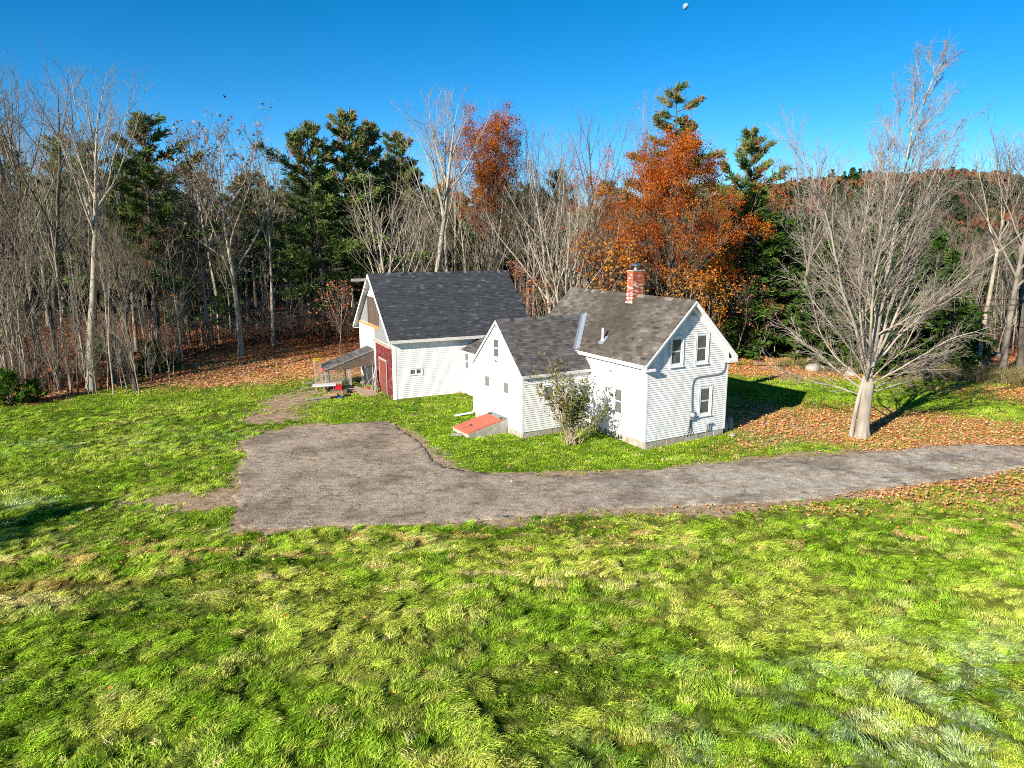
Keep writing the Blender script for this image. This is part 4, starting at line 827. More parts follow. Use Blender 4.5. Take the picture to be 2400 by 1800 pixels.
def conifer(seed, Ht=20, base=.25, Rmax=3.2, nb=75, droop=-.05, up=.25, tuft=.55, per=16, width=.06, mat='needles', irregular=.35, blades=10, flat=.35, tops=True, pw=.75, cones=0.0):
    rng = np.random.default_rng(seed); P, R = path(rng, (0, 0, -.3), (0, 0, 1), Ht, .012 * Ht + .04, .03, 10, .015, .1); br = []; C = []; DI = []; LV = []
    for j in range(nb):
        t = base + (1 - base) * ((j + rng.random()) / nb) ** .95; p, d = tan_at(P, t); k = (t - base) / (1 - base)
        prof = ((1 - k) ** pw) * (.55 + .45 * min(1, k * 5)); L = max(.5, Rmax * prof * max(.25, rng.normal(1, irregular))); az = j * 2.399 + rng.uniform(-.4, .4)
        dd = np.array([math.cos(az), math.sin(az), lerp(droop, up, k) + rng.normal(0, .07)]); P1, R1 = path(rng, p, dd, L, .012 * L + .018, .012, 6, .05, .015 if up > 0 else -.02); br.append((P1, R1))
        m = max(4, int(per * L / Rmax * (1.15 - .3 * k)))
        for q in range(m):
            t2 = rng.uniform(.22, 1.0); p2, d2 = tan_at(P1, t2); off = side_dir(rng, d2, rng.uniform(.3, 1.1)); w = L * .20 * (1.2 - t2 * .5); c = p2 + off * np.array([1, 1, .35]) * rng.uniform(0, w) ; C.append(c); DI.append(unit(d2 * .8 + off * .5 + np.array([0, 0, .15]))); LV.append(t2)
    if tops:
        for q in range(10): C.append(P[-1] - np.array([0, 0, .12 * q]) + rng.normal(0, .08, 3)); DI.append(unit(np.array([rng.normal(0, .5), rng.normal(0, .5), 1.0]))); LV.append(.9)
    C = np.array(C); DI = np.array(DI); LV = np.array(LV); n = len(C); k = blades
    d = unit(np.repeat(DI, k, 0) + rng.normal(0, .55, (n * k, 3)) * np.array([1, 1, flat + .25])); s = np.repeat(rng.uniform(.7, 1.3, n), k)[:, None] * tuft * rng.uniform(.6, 1.1, (n * k, 1))
    c0 = np.repeat(C, k, 0) + rng.normal(0, tuft * .18, (n * k, 3)); side = unit(np.cross(d, rng.normal(0, 1, (n * k, 3)))) * width
    V = np.stack([c0 - side * .6, c0 + side * .6, c0 + d * s * .6 + side, c0 + d * s, c0 + d * s * .6 - side], 1).reshape(-1, 3); F = np.arange(n * k * 5).reshape(-1, 5)
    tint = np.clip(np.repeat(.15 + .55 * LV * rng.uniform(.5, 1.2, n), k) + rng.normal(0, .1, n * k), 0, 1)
    if cones: zz = C[:, 2] / Ht; tint = np.where(np.repeat((rng.random(n) < cones * sstep(.62, .95, zz)), k), 1.0, np.minimum(tint, .92))
    return [(P, R)], br, raw_mesh('foliage', V, [F], mat, tint)
def poly_mesh(name, polys, sides, mat):
    v, f = tubes(polys, sides); return raw_mesh(name, v, [f], mat)

PROTO = {}
def proto_bare(key, bark, twigm, **kw):
    leaf = kw.pop('leaf', None); h = kw.get('Ht', 20); tr, li, tw, tips = bare_tree(**kw); parts = [('trunk', poly_mesh('trunk', tr, 8, bark)), ('branches', poly_mesh('branches', li, 5, bark)), ('twigs', poly_mesh('twigs', tw, 3, twigm))]
    if leaf:
        mat, size, k, sp, frac, zf = leaf; rng = np.random.default_rng(kw['seed'] + 99); sel = tips[(rng.random(len(tips)) < frac) & (tips[:, 2] > zf * h)]
        parts.append(('foliage', leaves_mesh(rng, sel, size, k, sp, mat=mat)))
    PROTO[key] = (h, parts)
def proto_con(key, bark, **kw):
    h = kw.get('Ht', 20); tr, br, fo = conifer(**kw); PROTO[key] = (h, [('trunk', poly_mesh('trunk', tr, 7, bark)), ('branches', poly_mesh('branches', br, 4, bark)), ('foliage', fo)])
BARE = []
for i in range(7):
    k = 'bare%d' % i; BARE.append(k); proto_bare(k, ['bark_pale', 'bark_grey', 'bark_pale', 'bark_dark', 'bark_grey', 'bark_dark', 'bark_pale'][i], ['twig_pale', 'twig_brown'][i % 2], seed=100 + i, Ht=20, r0=.23 + .035 * (i % 3), nlimb=[10, 13, 9, 12, 11, 14, 10][i], spread=[.42, .55, .38, .48, .55, .45, .35][i], limb_from=[.42, .36, .48, .34, .40, .36, .5][i], twig=.0115, dens=.72, lean=((i % 3 - 1) * .05, 0), wob=.065, trunk_wob=.028)
for i in range(3): proto_bare('multi%d' % i, 'bark_pale', 'twig_pale', seed=140 + i, Ht=17, r0=.15, nlimb=9, spread=.55, multi=4 + i, limb_from=.25, twig=.011, dens=.5, wob=.06, trunk_wob=.03)
SAP = []
for i in range(7):
    k = 'sap%d' % i; SAP.append(k); proto_bare(k, ['bark_pale', 'bark_dark', 'bark_grey'][i % 3], 'twig_pale' if i % 2 else 'twig_brown', seed=170 + i, Ht=9, r0=.055, nlimb=7, spread=.55, limb_from=.22, twig=.009, dens=.65, levels=3, lean=((i % 3 - 1) * .08, (i % 2) * .05), wob=.08, trunk_wob=.05)
proto_bare('leafy0', 'bark_pale', 'twig_brown', seed=201, Ht=17, r0=.19, nlimb=14, spread=.75, limb_from=.3, twig=.013, dens=.9, leaf=('tan_leaf', .20, 2, .15, .45, .5))
proto_bare('russet_sap0', 'bark_grey', 'twig_brown', seed=211, Ht=8, r0=.05, nlimb=8, spread=.6, limb_from=.2, twig=.010, dens=.9, leaf=('russet_leaf', .17, 3, .16, .5, .1))
proto_bare('gold_sap0', 'bark_grey', 'twig_brown', seed=212, Ht=9, r0=.06, nlimb=8, spread=.6, limb_from=.25, twig=.010, dens=.9, leaf=('gold_leaf', .18, 6, .25, .8, .25))
proto_bare('oak0', 'bark_dark', 'twig_brown', seed=221, Ht=18.5, r0=.34, nlimb=17, spread=1.05, limb_from=.16, twig=.016, dens=.85, wob=.08, leaf=('oak_leaf', .145, 62, .38, .56, .10))
proto_bare('oak1', 'bark_dark', 'twig_brown', seed=222, Ht=21, r0=.30, nlimb=15, spread=.75, limb_from=.3, twig=.016, dens=.8, wob=.08, leaf=('oak_leaf', .145, 54, .38, .55, .28))
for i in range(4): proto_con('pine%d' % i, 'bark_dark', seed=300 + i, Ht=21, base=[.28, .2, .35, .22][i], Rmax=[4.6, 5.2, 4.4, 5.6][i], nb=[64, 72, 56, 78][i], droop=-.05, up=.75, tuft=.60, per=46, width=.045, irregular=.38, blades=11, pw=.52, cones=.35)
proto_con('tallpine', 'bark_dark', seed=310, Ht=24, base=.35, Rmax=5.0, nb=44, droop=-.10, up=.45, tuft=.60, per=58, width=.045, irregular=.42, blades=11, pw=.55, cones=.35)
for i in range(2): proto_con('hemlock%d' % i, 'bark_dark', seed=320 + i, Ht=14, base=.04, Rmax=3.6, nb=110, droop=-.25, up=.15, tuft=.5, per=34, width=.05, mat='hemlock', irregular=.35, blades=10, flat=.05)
proto_con('seedling', 'bark_dark', seed=330, Ht=2.2, base=.05, Rmax=1.1, nb=40, droop=.1, up=.6, tuft=.28, per=14, width=.022, mat='shrub_leaf', irregular=.3, blades=9)
USED = {}
def plant(key, name, loc, height, rz, label, group=None, sx=1.0, cat='tree'):
    """a tree standing at loc: an Empty with trunk, branches, twigs and foliage under it, meshes shared between alike trees"""
    h, parts = PROTO[key]; s = height / h; e = empty(name, loc, rz, label, cat, group); e.scale = (s * sx, s * sx, s)
    for nm, me in parts:
        o = link(nm, me, e)
        if nm in ('twigs', 'foliage'): o['kind'] = 'stuff'
    return e
def top_z(Y, dy):
    """height above the ground needed at distance Y for a top seen at row dy of the photo"""
    b = -(dy * D - 900) / FPX; k = (b * CP - SP) / (CP + b * SP); return CAM_H + Y * k
def tree(key, name, dx, Y, dtop, label, group=None, sx=1.0, rz=None):
    p = col_at(dx, Y); p.z -= .05; h = top_z(Y, dtop) - p.z; RT.random(); return plant(key, name, p, h, RT.uniform(0, 6.28) if rz is None else rz, label, group, sx)
RT = random.Random(77)

# trees one can pick out
tree('bare3', 'bare_tree', 128, 49.5, 150, 'leaning grey bare tree at the far end of the wood edge, left of the others', sx=1.05, rz=2.2)
tree('bare2', 'bare_tree', 196, 48.6, 185, 'tall pale-trunked bare tree at the grass edge beside green seedlings', sx=1.0, rz=.6)
tree('bare5', 'bare_tree', 30, 52, 130, 'highest bare tree at the left picture edge', sx=1.1)
tree('bare1', 'bare_tree', 85, 57, 150, 'bare tree with dark twiggy crown second from the left picture edge', sx=.9)
tree('bare0', 'bare_tree', 262, 56, 160, 'wide-forking bare tree whose crown stands against the sky left of the pines', sx=1.15, rz=1.0)
tree('bare4', 'bare_tree', 296, 62, 225, 'thin bare tree just left of the first dark pine', sx=.7)
tree('pine0', 'pine_tree', 345, 60.5, 243, 'dark pine with cone-brown tip, leftmost clear pine above the bare trees', sx=1.05)
tree('pine2', 'pine_tree', 165, 74, 290, 'small dark pine showing between bare trees at left', sx=.9)
tree('pine1', 'pine_tree', 60, 78, 300, 'dim pine behind the leftmost bare trees', sx=.9)
tree('leafy0', 'oak_tree', 520, 60, 262, 'half-bare oak with thin tan leaves left of the large pines', sx=1.15)
tree('leafy0', 'oak_tree', 450, 63, 275, 'tan-leaved half-bare oak touching the leftmost pine', sx=.9, rz=3)
tree('bare6', 'bare_tree', 592, 64, 318, 'slim bare tree in the sky gap left of the large pines', sx=.85)
tree('pine3', 'pine_tree', 705, 67, 268, 'broad green pine, left one of the pine pair above the barn', sx=1.05)
tree('pine1', 'pine_tree', 752, 71, 243, 'tall green pine, right one of the pine pair above the barn', sx=1.0, rz=2)
tree('pine0', 'pine_tree', 815, 74, 262, 'dark pine behind the bare tree left of the barn ridge', sx=.9, rz=4)
tree('pine2', 'pine_tree', 862, 80, 285, 'dark pine between the bare trees above the barn ridge', sx=1.0)
tree('bare2', 'bare_tree', 927, 63, 192, 'thick-trunked bare tree rising straight behind the barn ridge', sx=1.1, rz=.3)
tree('bare0', 'bare_tree', 972, 65, 205, 'forked bare tree right beside the thick-trunked one behind the barn', sx=.8, rz=2.0)
tree('multi0', 'bare_tree', 850, 62, 345, 'many-stemmed bare tree fanning out behind the barn roof', sx=1.25)
tree('oak1', 'oak_tree', 1052, 74, 252, 'narrow orange oak behind the right end of the barn', sx=.72)
tree('multi1', 'bare_tree', 1215, 60, 330, 'many-stemmed bare tree behind the house roof left of the orange oak', sx=1.25)
tree('bare1', 'bare_tree', 1140, 70, 268, 'lilac-grey bare tree right of the narrow orange oak', sx=.75)
tree('bare6', 'bare_tree', 1195, 72, 285, 'small lilac-grey bare tree between the two orange oaks', sx=.8)
tree('bare3', 'bare_tree', 1300, 76, 235, 'bare tree whose twigs meet the tall pine from the left', sx=.8)
tree('bare0', 'bare_tree', 1385, 78, 205, 'bare tree touching the tall pine', sx=.6)
tree('tallpine', 'pine_tree', 1442, 80, 183, 'tallest pine with layered branches above the big orange oak', sx=.95)
tree('oak0', 'oak_tree', 1420, 61, 288, 'big orange oak in full autumn leaf behind the chimney', sx=.74)
tree('pine0', 'pine_tree', 1592, 70, 280, 'pine with open pointed top right of the big orange oak', sx=.85)
tree('hemlock0', 'hemlock_tree', 1610, 66, 395, 'dark hemlock behind the house gable', sx=1.1)
tree('bare4', 'bare_tree', 1722, 62, 300, 'pale bare tree left of the large maple', sx=.9)
tree('bare6', 'bare_tree', 2112, 61, 285, 'pale straight-trunked bare tree right of the large maple', sx=1.0)
tree('bare1', 'bare_tree', 2165, 57, 270, 'spreading bare tree at the right picture edge', sx=1.1)
tree('bare5', 'bare_tree', 2205, 60, 285, 'bare tree cut by the right picture edge', sx=1.0)
tree('bare3', 'bare_tree', 2055, 66, 340, 'bare tree behind the right side of the large maple', sx=.85)
for q, (dx, Y, dt) in enumerate([(1770, 60, 520), (1850, 64, 470), (1930, 62, 445), (2000, 60, 500), (1890, 57, 560), (1700, 68, 470), (2040, 58, 540)]): tree('hemlock%d' % (q % 2), 'hemlock_tree', dx, Y, dt, 'dark green hemlock ' + ['at the left side of the maple crown', 'just left of the maple trunk', 'right behind the maple trunk, the tallest', 'right of the maple trunk', 'low in front of the tallest behind the maple', 'between house gable and maple', 'at the right side of the maple crown'][q], 'hemlocks behind the maple', sx=1.0)
for q, (dx, Y, dt) in enumerate([(345, 62.5, 455), (360, 61, 500)]): tree('gold_sap0', 'young_tree', dx, Y, dt, ['gold-leaved young tree lit among the grey trunks', 'lower gold-leaved young tree among the grey trunks'][q], sx=.9)
for q, (dx, Y, dt) in enumerate([(735, 60, 600), (1130, 63, 560), (1165, 61, 590), (1590, 64, 590), (1640, 64, 640), (1270, 60, 540), (1330, 62, 560)]): tree('russet_sap0', 'young_tree', dx, Y, dt, ['russet-leaved young tree left of the barn gable', 'russet-leaved young tree in the gap between barn and house', 'lower russet-leaved young tree in the gap between barn and house', 'russet-leaved young tree behind the house gable', 'low russet-leaved young tree right of the house gable', 'russet-leaved young tree behind the left end of the house roof', 'russet-leaved young tree left of the chimney'][q], sx=1.1)
for q, (dx, Y, dt) in enumerate([(1300, 58.5, 520), (1485, 59, 585), (1530, 60, 600)]): tree('gold_sap0', 'young_tree', dx, Y, dt, ['golden young tree left of the chimney', 'golden young tree right of the chimney', 'second golden young tree right of the chimney'][q], sx=1.3)

# the rest of the wood: rows of trees and saplings, tops under the photo's skyline
SKX = [-200, 0, 100, 200, 300, 330, 400, 460, 560, 620, 640, 690, 745, 800, 850, 900, 990, 1000, 1090, 1115, 1250, 1330, 1440, 1500, 1590, 1650, 1700, 1800, 1900, 2050, 2212, 2400]
SKY = [200, 240, 250, 270, 300, 300, 320, 300, 310, 370, 380, 330, 320, 320, 330, 300, 300, 330, 320, 330, 320, 320, 320, 330, 350, 400, 420, 430, 430, 420, 400, 380]
def zone(dx):
    return ('left of the pines' if dx < 330 else 'left of the barn' if dx < 690 else 'behind the barn' if dx < 1120 else 'behind the house' if dx < 1600 else 'right of the house')
dx = -150.0
while dx < 2380:
    Y = RT.uniform(70, 92); k = RT.random(); sky_y = np.interp(dx, SKX, SKY)
    if dx > 1650 and k < .6: key = 'hemlock%d' % RT.randint(0, 1); dt = RT.uniform(470, 560); nm = 'hemlock_tree'; lb = 'dark hemlock deep in the wood '
    elif k < .42 and dx < 1650: key = 'pine%d' % RT.randint(0, 3); dt = sky_y + RT.uniform(25, 130); nm = 'pine_tree'; lb = 'dark pine deep in the wood '
    else: key = RT.choice(BARE); dt = sky_y + RT.uniform(0, 120); nm = 'bare_tree'; lb = 'bare grey tree deep in the wood '
    if 300 < dx < 700 and RT.random() < .45: key, nm, dt, lb, Y = 'hemlock%d' % RT.randint(0, 1), 'hemlock_tree', RT.uniform(400, 520), 'dark hemlock deep in the wood ', RT.uniform(68, 80)
    tree(key, nm, dx, Y, dt, lb + zone(dx), 'trees deep in the wood ' + zone(dx), sx=RT.uniform(.75, 1.05)); dx += RT.uniform(22, 40)
dx = -140.0
while dx < 2360:
    if not (1600 < dx < 1640):
        x0 = col_at(dx, 60).x; Y = float(wood_edge(x0)) + RT.uniform(0.5, 11); Y = max(Y, 49) if dx < 300 else max(Y, 60)
        key = RT.choice(BARE + ['multi2', 'multi0']); dt = RT.uniform(330, 520) if dx < 1650 else RT.uniform(400, 600)
        if 285 < dx < 405 or 650 < dx < 830: dt = max(dt, 470)
        if dx > 1650 and RT.random() < .35: key = RT.choice(SAP)
        tree(key, 'bare_tree', dx, Y, dt, 'grey bare tree near the wood edge ' + zone(dx), 'bare trees near the wood edge ' + zone(dx), sx=RT.uniform(.65, .95))
    dx += RT.uniform(17, 32)
dx = -60.0; nsap = 0
while dx < 2300 and nsap < 260:
    if not (1980 < dx < 2060):
        x0 = col_at(dx, 58).x; e_ = float(wood_edge(x0)); Y = e_ + RT.uniform(-1.0, 6.0); Y = max(Y, 47.5)
        if 690 < dx < 1560: Y = max(Y, 60)
        p = col_at(dx, Y); rd = float(road_dist(p.x, p.y))
        if not (p.x > 15 and -0.8 < rd < 6.2):
            plant(RT.choice(SAP), 'sapling', (p.x, p.y, p.z - .05), RT.choice((RT.uniform(2.5, 6), RT.uniform(5, 11))), RT.uniform(0, 6.28), 'thin bare sapling of the wood edge ' + zone(dx), 'saplings of the wood edge ' + zone(dx), RT.uniform(.8, 1.2), 'sapling'); nsap += 1
    dx += RT.uniform(6, 13)

# ------------------------------------------------------------------ the large maple by the drive
def build_maple():
    rng = np.random.default_rng(9); b = TREE_B; M = empty('maple_tree', (b.x, b.y, b.z - .05), 0, 'large bare maple with thick pale trunk beside the drive', 'tree')
    def part(name, polys, sides, mat, par=M): return link(name, poly_mesh(name, polys, sides, mat), par, smooth=True)
    zt = np.array([-.3, 0, .35, 1.0, 1.9, 2.8, 3.6, 5, 6.5, 8, 9.5, 11, 12.5, 14, 15.5, 16.6, 17.8, 19.0]); tx = np.array([0, 0, .02, .03, .05, .10, .15, .26, .30, .42, .46, .66, .74, 1.0, 1.15, 1.5, 1.8, 2.3]); ty = .25 * np.sin(zt * .5) * (zt > 3)
    TP = np.stack([tx, ty, zt], -1); TR = np.interp(zt, [-.3, 0, .4, 1, 2.8, 3.6, 6, 10, 15, 19.0], [.44, .39, .325, .30, .285, .205, .15, .09, .04, .012])
    zs = np.concatenate([np.linspace(-.3, 3.6, 27)[:-1], zt[6:]]); K = 30; an = np.arange(K) * 2 * np.pi / K; cx = np.interp(zs, zt, tx); cy = np.interp(zs, zt, ty); rr = np.interp(zs, zt, TR)
    fl = np.clip(1 - zs / .9, 0, 1)[:, None] ** 2 * (.30 * np.maximum(0, np.cos(an * 5 + 1.2)) + .10)[None]; gr = (.07 * (fbm(an[None] * 2.2 + 0 * zs[:, None], zs[:, None] * .55 + 0 * an[None], 77, 3) - .5) + .035 * np.cos(an[None] * 11 + 1.5 * np.sin(zs[:, None] * 1.7)) + .05 * np.cos(an[None] * 3 + zs[:, None] * .6)) * np.clip((6 - zs) / 3, 0, 1)[:, None]
    RRR = rr[:, None] * (1 + fl + gr); V = np.stack([cx[:, None] + RRR * np.cos(an), cy[:, None] + RRR * np.sin(an), zs[:, None] + 0 * RRR], -1).reshape(-1, 3); ii = np.arange(len(zs) * K).reshape(len(zs), K); jj = np.roll(ii, -1, 1)
    link('trunk', raw_mesh('trunk', V, [np.stack([ii[:-1], jj[:-1], jj[1:], ii[1:]], -1).reshape(-1, 4)], 'bark_maple'), M, smooth=True)
    P = np.array([(-.50, .1, -.2), (-.47, .1, .4), (-.40, .08, 1.4), (-.27, .05, 2.4), (-.10, .05, 3.3)]); part('trunk', [(P, np.array([.15, .12, .11, .105, .09]))], 9, 'bark_maple')
    limbs = [(3.0, 3.1, .27, 13.5, .085), (3.0, 0.1, .31, 13.0, .085), (3.2, 1.8, .26, 12.5, .075), (3.2, 4.6, .24, 12.5, .075), (3.6, 2.7, .13, 13.0, .07), (3.3, 5.8, .22, 12.5, .07), (3.4, 3.6, .46, 10.0, .06), (3.4, 6.0, .48, 10.0, .06), (3.8, 1.0, .42, 9.5, .055),
             (2.5, 3.1, 1.00, 6.2, .045), (2.4, 0.05, 1.05, 6.2, .045), (2.9, 3.8, .90, 6.5, .045), (2.8, 5.7, .92, 6.2, .045), (2.8, 2.4, .90, 6.2, .045), (2.3, .4, 1.2, 5.4, .032), (2.2, 2.9, 1.2, 5.6, .032), (3.1, 4.9, .98, 5.6, .04), (3.1, 1.4, .9, 6.0, .04), (3.5, 3.3, .75, 7.0, .045), (3.6, 0.0, .75, 7.0, .045)]
    for q in range(24):
        z0 = 4.2 + q * .58; limbs.append((z0, q * 2.4 + .4, .80 - .017 * q + rng.normal(0, .08), max(1.2, 6.6 - .21 * q) * rng.uniform(.8, 1.15), .050 - .0015 * q))
    limbs.append((17.6, 0.2, .35, 1.6, .016)); limbs.append((18.0, 2.6, .3, 1.4, .014)); limbs.append((18.3, 5, .3, 1.1, .012))
    for k, (z0, az, ln, L, r) in enumerate(limbs):
        d = np.array([math.cos(az) * math.sin(ln), math.sin(az) * math.sin(ln), math.cos(ln)]); st = np.array([np.interp(z0, zt, tx), np.interp(z0, zt, ty), z0])
        P1, R1 = path(rng, st, d, L, r, .012, 14, .085, .014); R1 = r * (1 - np.linspace(0, 1, 14)) ** .85 + .008; lo = part('limb', [(P1, R1)], 7, 'bark_maple'); subs = []; tw = []
        n1 = int(6 + L * 1.6)
        for i in range(n1):
            t = (.22 if L > 9 else .12) + (.78 if L > 9 else .88) * (i + rng.random()) / n1; p, dd = tan_at(P1, t); L2 = (L * (1 - t) * .22 + L * .12 + .4) * rng.uniform(.5, 1.1); r2 = max(.010, np.interp(t, np.linspace(0, 1, 14), R1) * .5)
            P2, R2 = path(rng, p, side_dir(rng, dd, rng.uniform(.28, .62)), L2, min(r2, .010 + L2 * .008), .007, 8, .075, .03); subs.append((P2, R2))
            for j in range(int(4 + L2 * 3.2)):
                t3 = rng.uniform(.12, 1); p3, d3 = tan_at(P2, t3); L3 = rng.uniform(.35, .85) * (L2 * .35 * (1.2 - t3) + .35); P3, R3 = path(rng, p3, side_dir(rng, d3, rng.uniform(.35, .85)), L3, .0085, .0055, 4, .11, .03); tw.append((P3, R3))
                for q in range(int(L3 * 4.5)):
                    t4 = rng.uniform(.2, 1); p4, d4 = tan_at(P3, t4); P4, R4 = path(rng, p4, side_dir(rng, d4, rng.uniform(.4, .9)), rng.uniform(.15, .5), .0065, .0045, 3, .1, .03); tw.append((P4, R4))
        v, f = tubes(subs, 5); v2, f2 = tubes(tw, 3); link('twigs', raw_mesh('twigs', np.concatenate([v, v2]), [np.concatenate([f, f2 + len(v)])], 'twig_maple'), lo)['kind'] = 'stuff'
build_maple()

# ------------------------------------------------------------------ lilac in front of the house
def build_lilac():
    rng = np.random.default_rng(31); p = at(1233, 960); Lc = empty('lilac_bush', (p.x, p.y, p.z - .05), 0, 'half-leafy lilac bush of many thin stems in front of the wing', 'shrub')
    cen = []; tn = []
    for k in range(26):
        az = rng.uniform(0, 6.28); ln = abs(rng.normal(.16, .18)) + .03; tall = rng.random() < .35; L = rng.uniform(3.3, 4.5) if tall else rng.uniform(1.6, 3.2)
        if k == 0: az, ln, L = 3.5, .5, 4.2
        if k == 1: az, ln, L = 3.4, .05, 4.9
        d = np.array([math.cos(az) * math.sin(ln) * 1.25, math.sin(az) * math.sin(ln) * .7, math.cos(ln)])
        P, R = path(rng, (rng.normal(0, .26), rng.normal(0, .14), -.1), d, L, rng.uniform(.016, .032), .007, 8, .07, .0); st = link('stem', poly_mesh('stem', [(P, R)], 5, 'lumber'), Lc); tw = []
        for i in range(int(4 + L * 4.0)):
            t = rng.uniform(.38, 1); p2, d2 = tan_at(P, t); P2, R2 = path(rng, p2, side_dir(rng, d2, rng.uniform(.4, 1.1)), rng.uniform(.3, 1.0), .008, .004, 4, .12, .03); tw.append((P2, R2))
            for q in range(6):
                p3, _ = tan_at(P2, rng.uniform(.2, 1)); right = p3[0] > -.1
                if p3[2] > .9 and rng.random() < (.62 if right and p3[2] < 3.0 else .30): cen.append(p3); tn.append(np.clip(rng.normal(.35 if right else .75, .2), 0, 1))
        link('twigs', poly_mesh('twigs', tw, 3, 'twig_brown'), st)
    link('foliage', leaves_mesh(rng, np.array(cen), .13, 3, .10, mat='lilac_leaf', tone=np.array(tn)), Lc)
build_lilac()

# ------------------------------------------------------------------ far hill and far woods
def clump_proto(seed, n, rx, rz, leaf, name):
    rng = np.random.default_rng(seed); d = unit(rng.normal(0, 1, (n, 3))); r = rng.uniform(.55, 1, (n, 1)); C = d * r * np.array([rx, rx, rz]) + np.array([0, 0, rz * 1.05]); C[:, 2] = np.maximum(C[:, 2], .1)
    N = unit(d + rng.normal(0, .6, (n, 3))); A = unit(np.cross(N, rng.normal(0, 1, (n, 3)))); B = np.cross(N, A); s = leaf * rng.uniform(.5, 1.2, (n, 1))
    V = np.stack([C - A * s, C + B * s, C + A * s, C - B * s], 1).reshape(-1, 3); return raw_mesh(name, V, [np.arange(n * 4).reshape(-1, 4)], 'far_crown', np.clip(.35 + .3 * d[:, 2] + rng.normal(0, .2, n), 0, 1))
def scatter(name, pts, rot, scl, pid, protos, colr, label, kind='stuff'):
    """stuff: points that carry turn, size, kind and colour; a node group puts a clump on each"""
    n = len(pts); me = bpy.data.meshes.new(name); me.vertices.add(n); me.vertices.foreach_set('co', np.asarray(pts, np.float32).ravel()); me.update()
    me.attributes.new('rot', 'FLOAT_VECTOR', 'POINT').data.foreach_set('vector', np.asarray(rot, np.float32).ravel()); me.attributes.new('scl', 'FLOAT_VECTOR', 'POINT').data.foreach_set('vector', np.asarray(scl, np.float32).ravel())
    me.attributes.new('pid', 'INT', 'POINT').data.foreach_set('value', np.asarray(pid, np.int32)); c4 = np.ones((n, 4), np.float32); c4[:, :3] = colr; me.attributes.new('gcol', 'FLOAT_COLOR', 'POINT').data.foreach_set('color', c4.ravel())
    o = link(name, me); tag(o, label, kind=kind); g = bpy.data.node_groups.new(name, 'GeometryNodeTree'); g.interface.new_socket('Geometry', in_out='INPUT', socket_type='NodeSocketGeometry'); g.interface.new_socket('Geometry', in_out='OUTPUT', socket_type='NodeSocketGeometry')
    N = g.nodes.new; i_ = N('NodeGroupInput'); o_ = N('NodeGroupOutput'); ip = N('GeometryNodeInstanceOnPoints'); gi = N('GeometryNodeGeometryToInstance')
    def na(nm, ty): a = N('GeometryNodeInputNamedAttribute'); a.data_type = ty; a.inputs[0].default_value = nm; return a.outputs[0]
    for me_p in reversed(protos):
        po = bpy.data.objects.new(me_p.name, me_p); oi = N('GeometryNodeObjectInfo'); oi.inputs[0].default_value = po; g.links.new(oi.outputs['Geometry'], gi.inputs[0])
    er = N('FunctionNodeEulerToRotation'); g.links.new(na('rot', 'FLOAT_VECTOR'), er.inputs[0]); L = g.links.new
    L(i_.outputs[0], ip.inputs['Points']); L(gi.outputs[0], ip.inputs['Instance']); ip.inputs['Pick Instance'].default_value = True; L(na('pid', 'INT'), ip.inputs['Instance Index']); L(er.outputs[0], ip.inputs['Rotation']); L(na('scl', 'FLOAT_VECTOR'), ip.inputs['Scale']); L(ip.outputs[0], o_.inputs[0])
    md = o.modifiers.new(name, 'NODES'); md.node_group = g; return o
def hill_z(x, y):
    d = np.hypot(x, y); az = np.arctan2(x, y); top = np.interp(az, [-.9, -.4, 0, .2, .36, .5, .7, 1.1], [6, 8, 10, 20, 31, 33, 30, 20])
    return -2 + top * sstep(170, 430, d) * (1 + .06 * (fbm(x * .02, y * .02, 61) - .5))
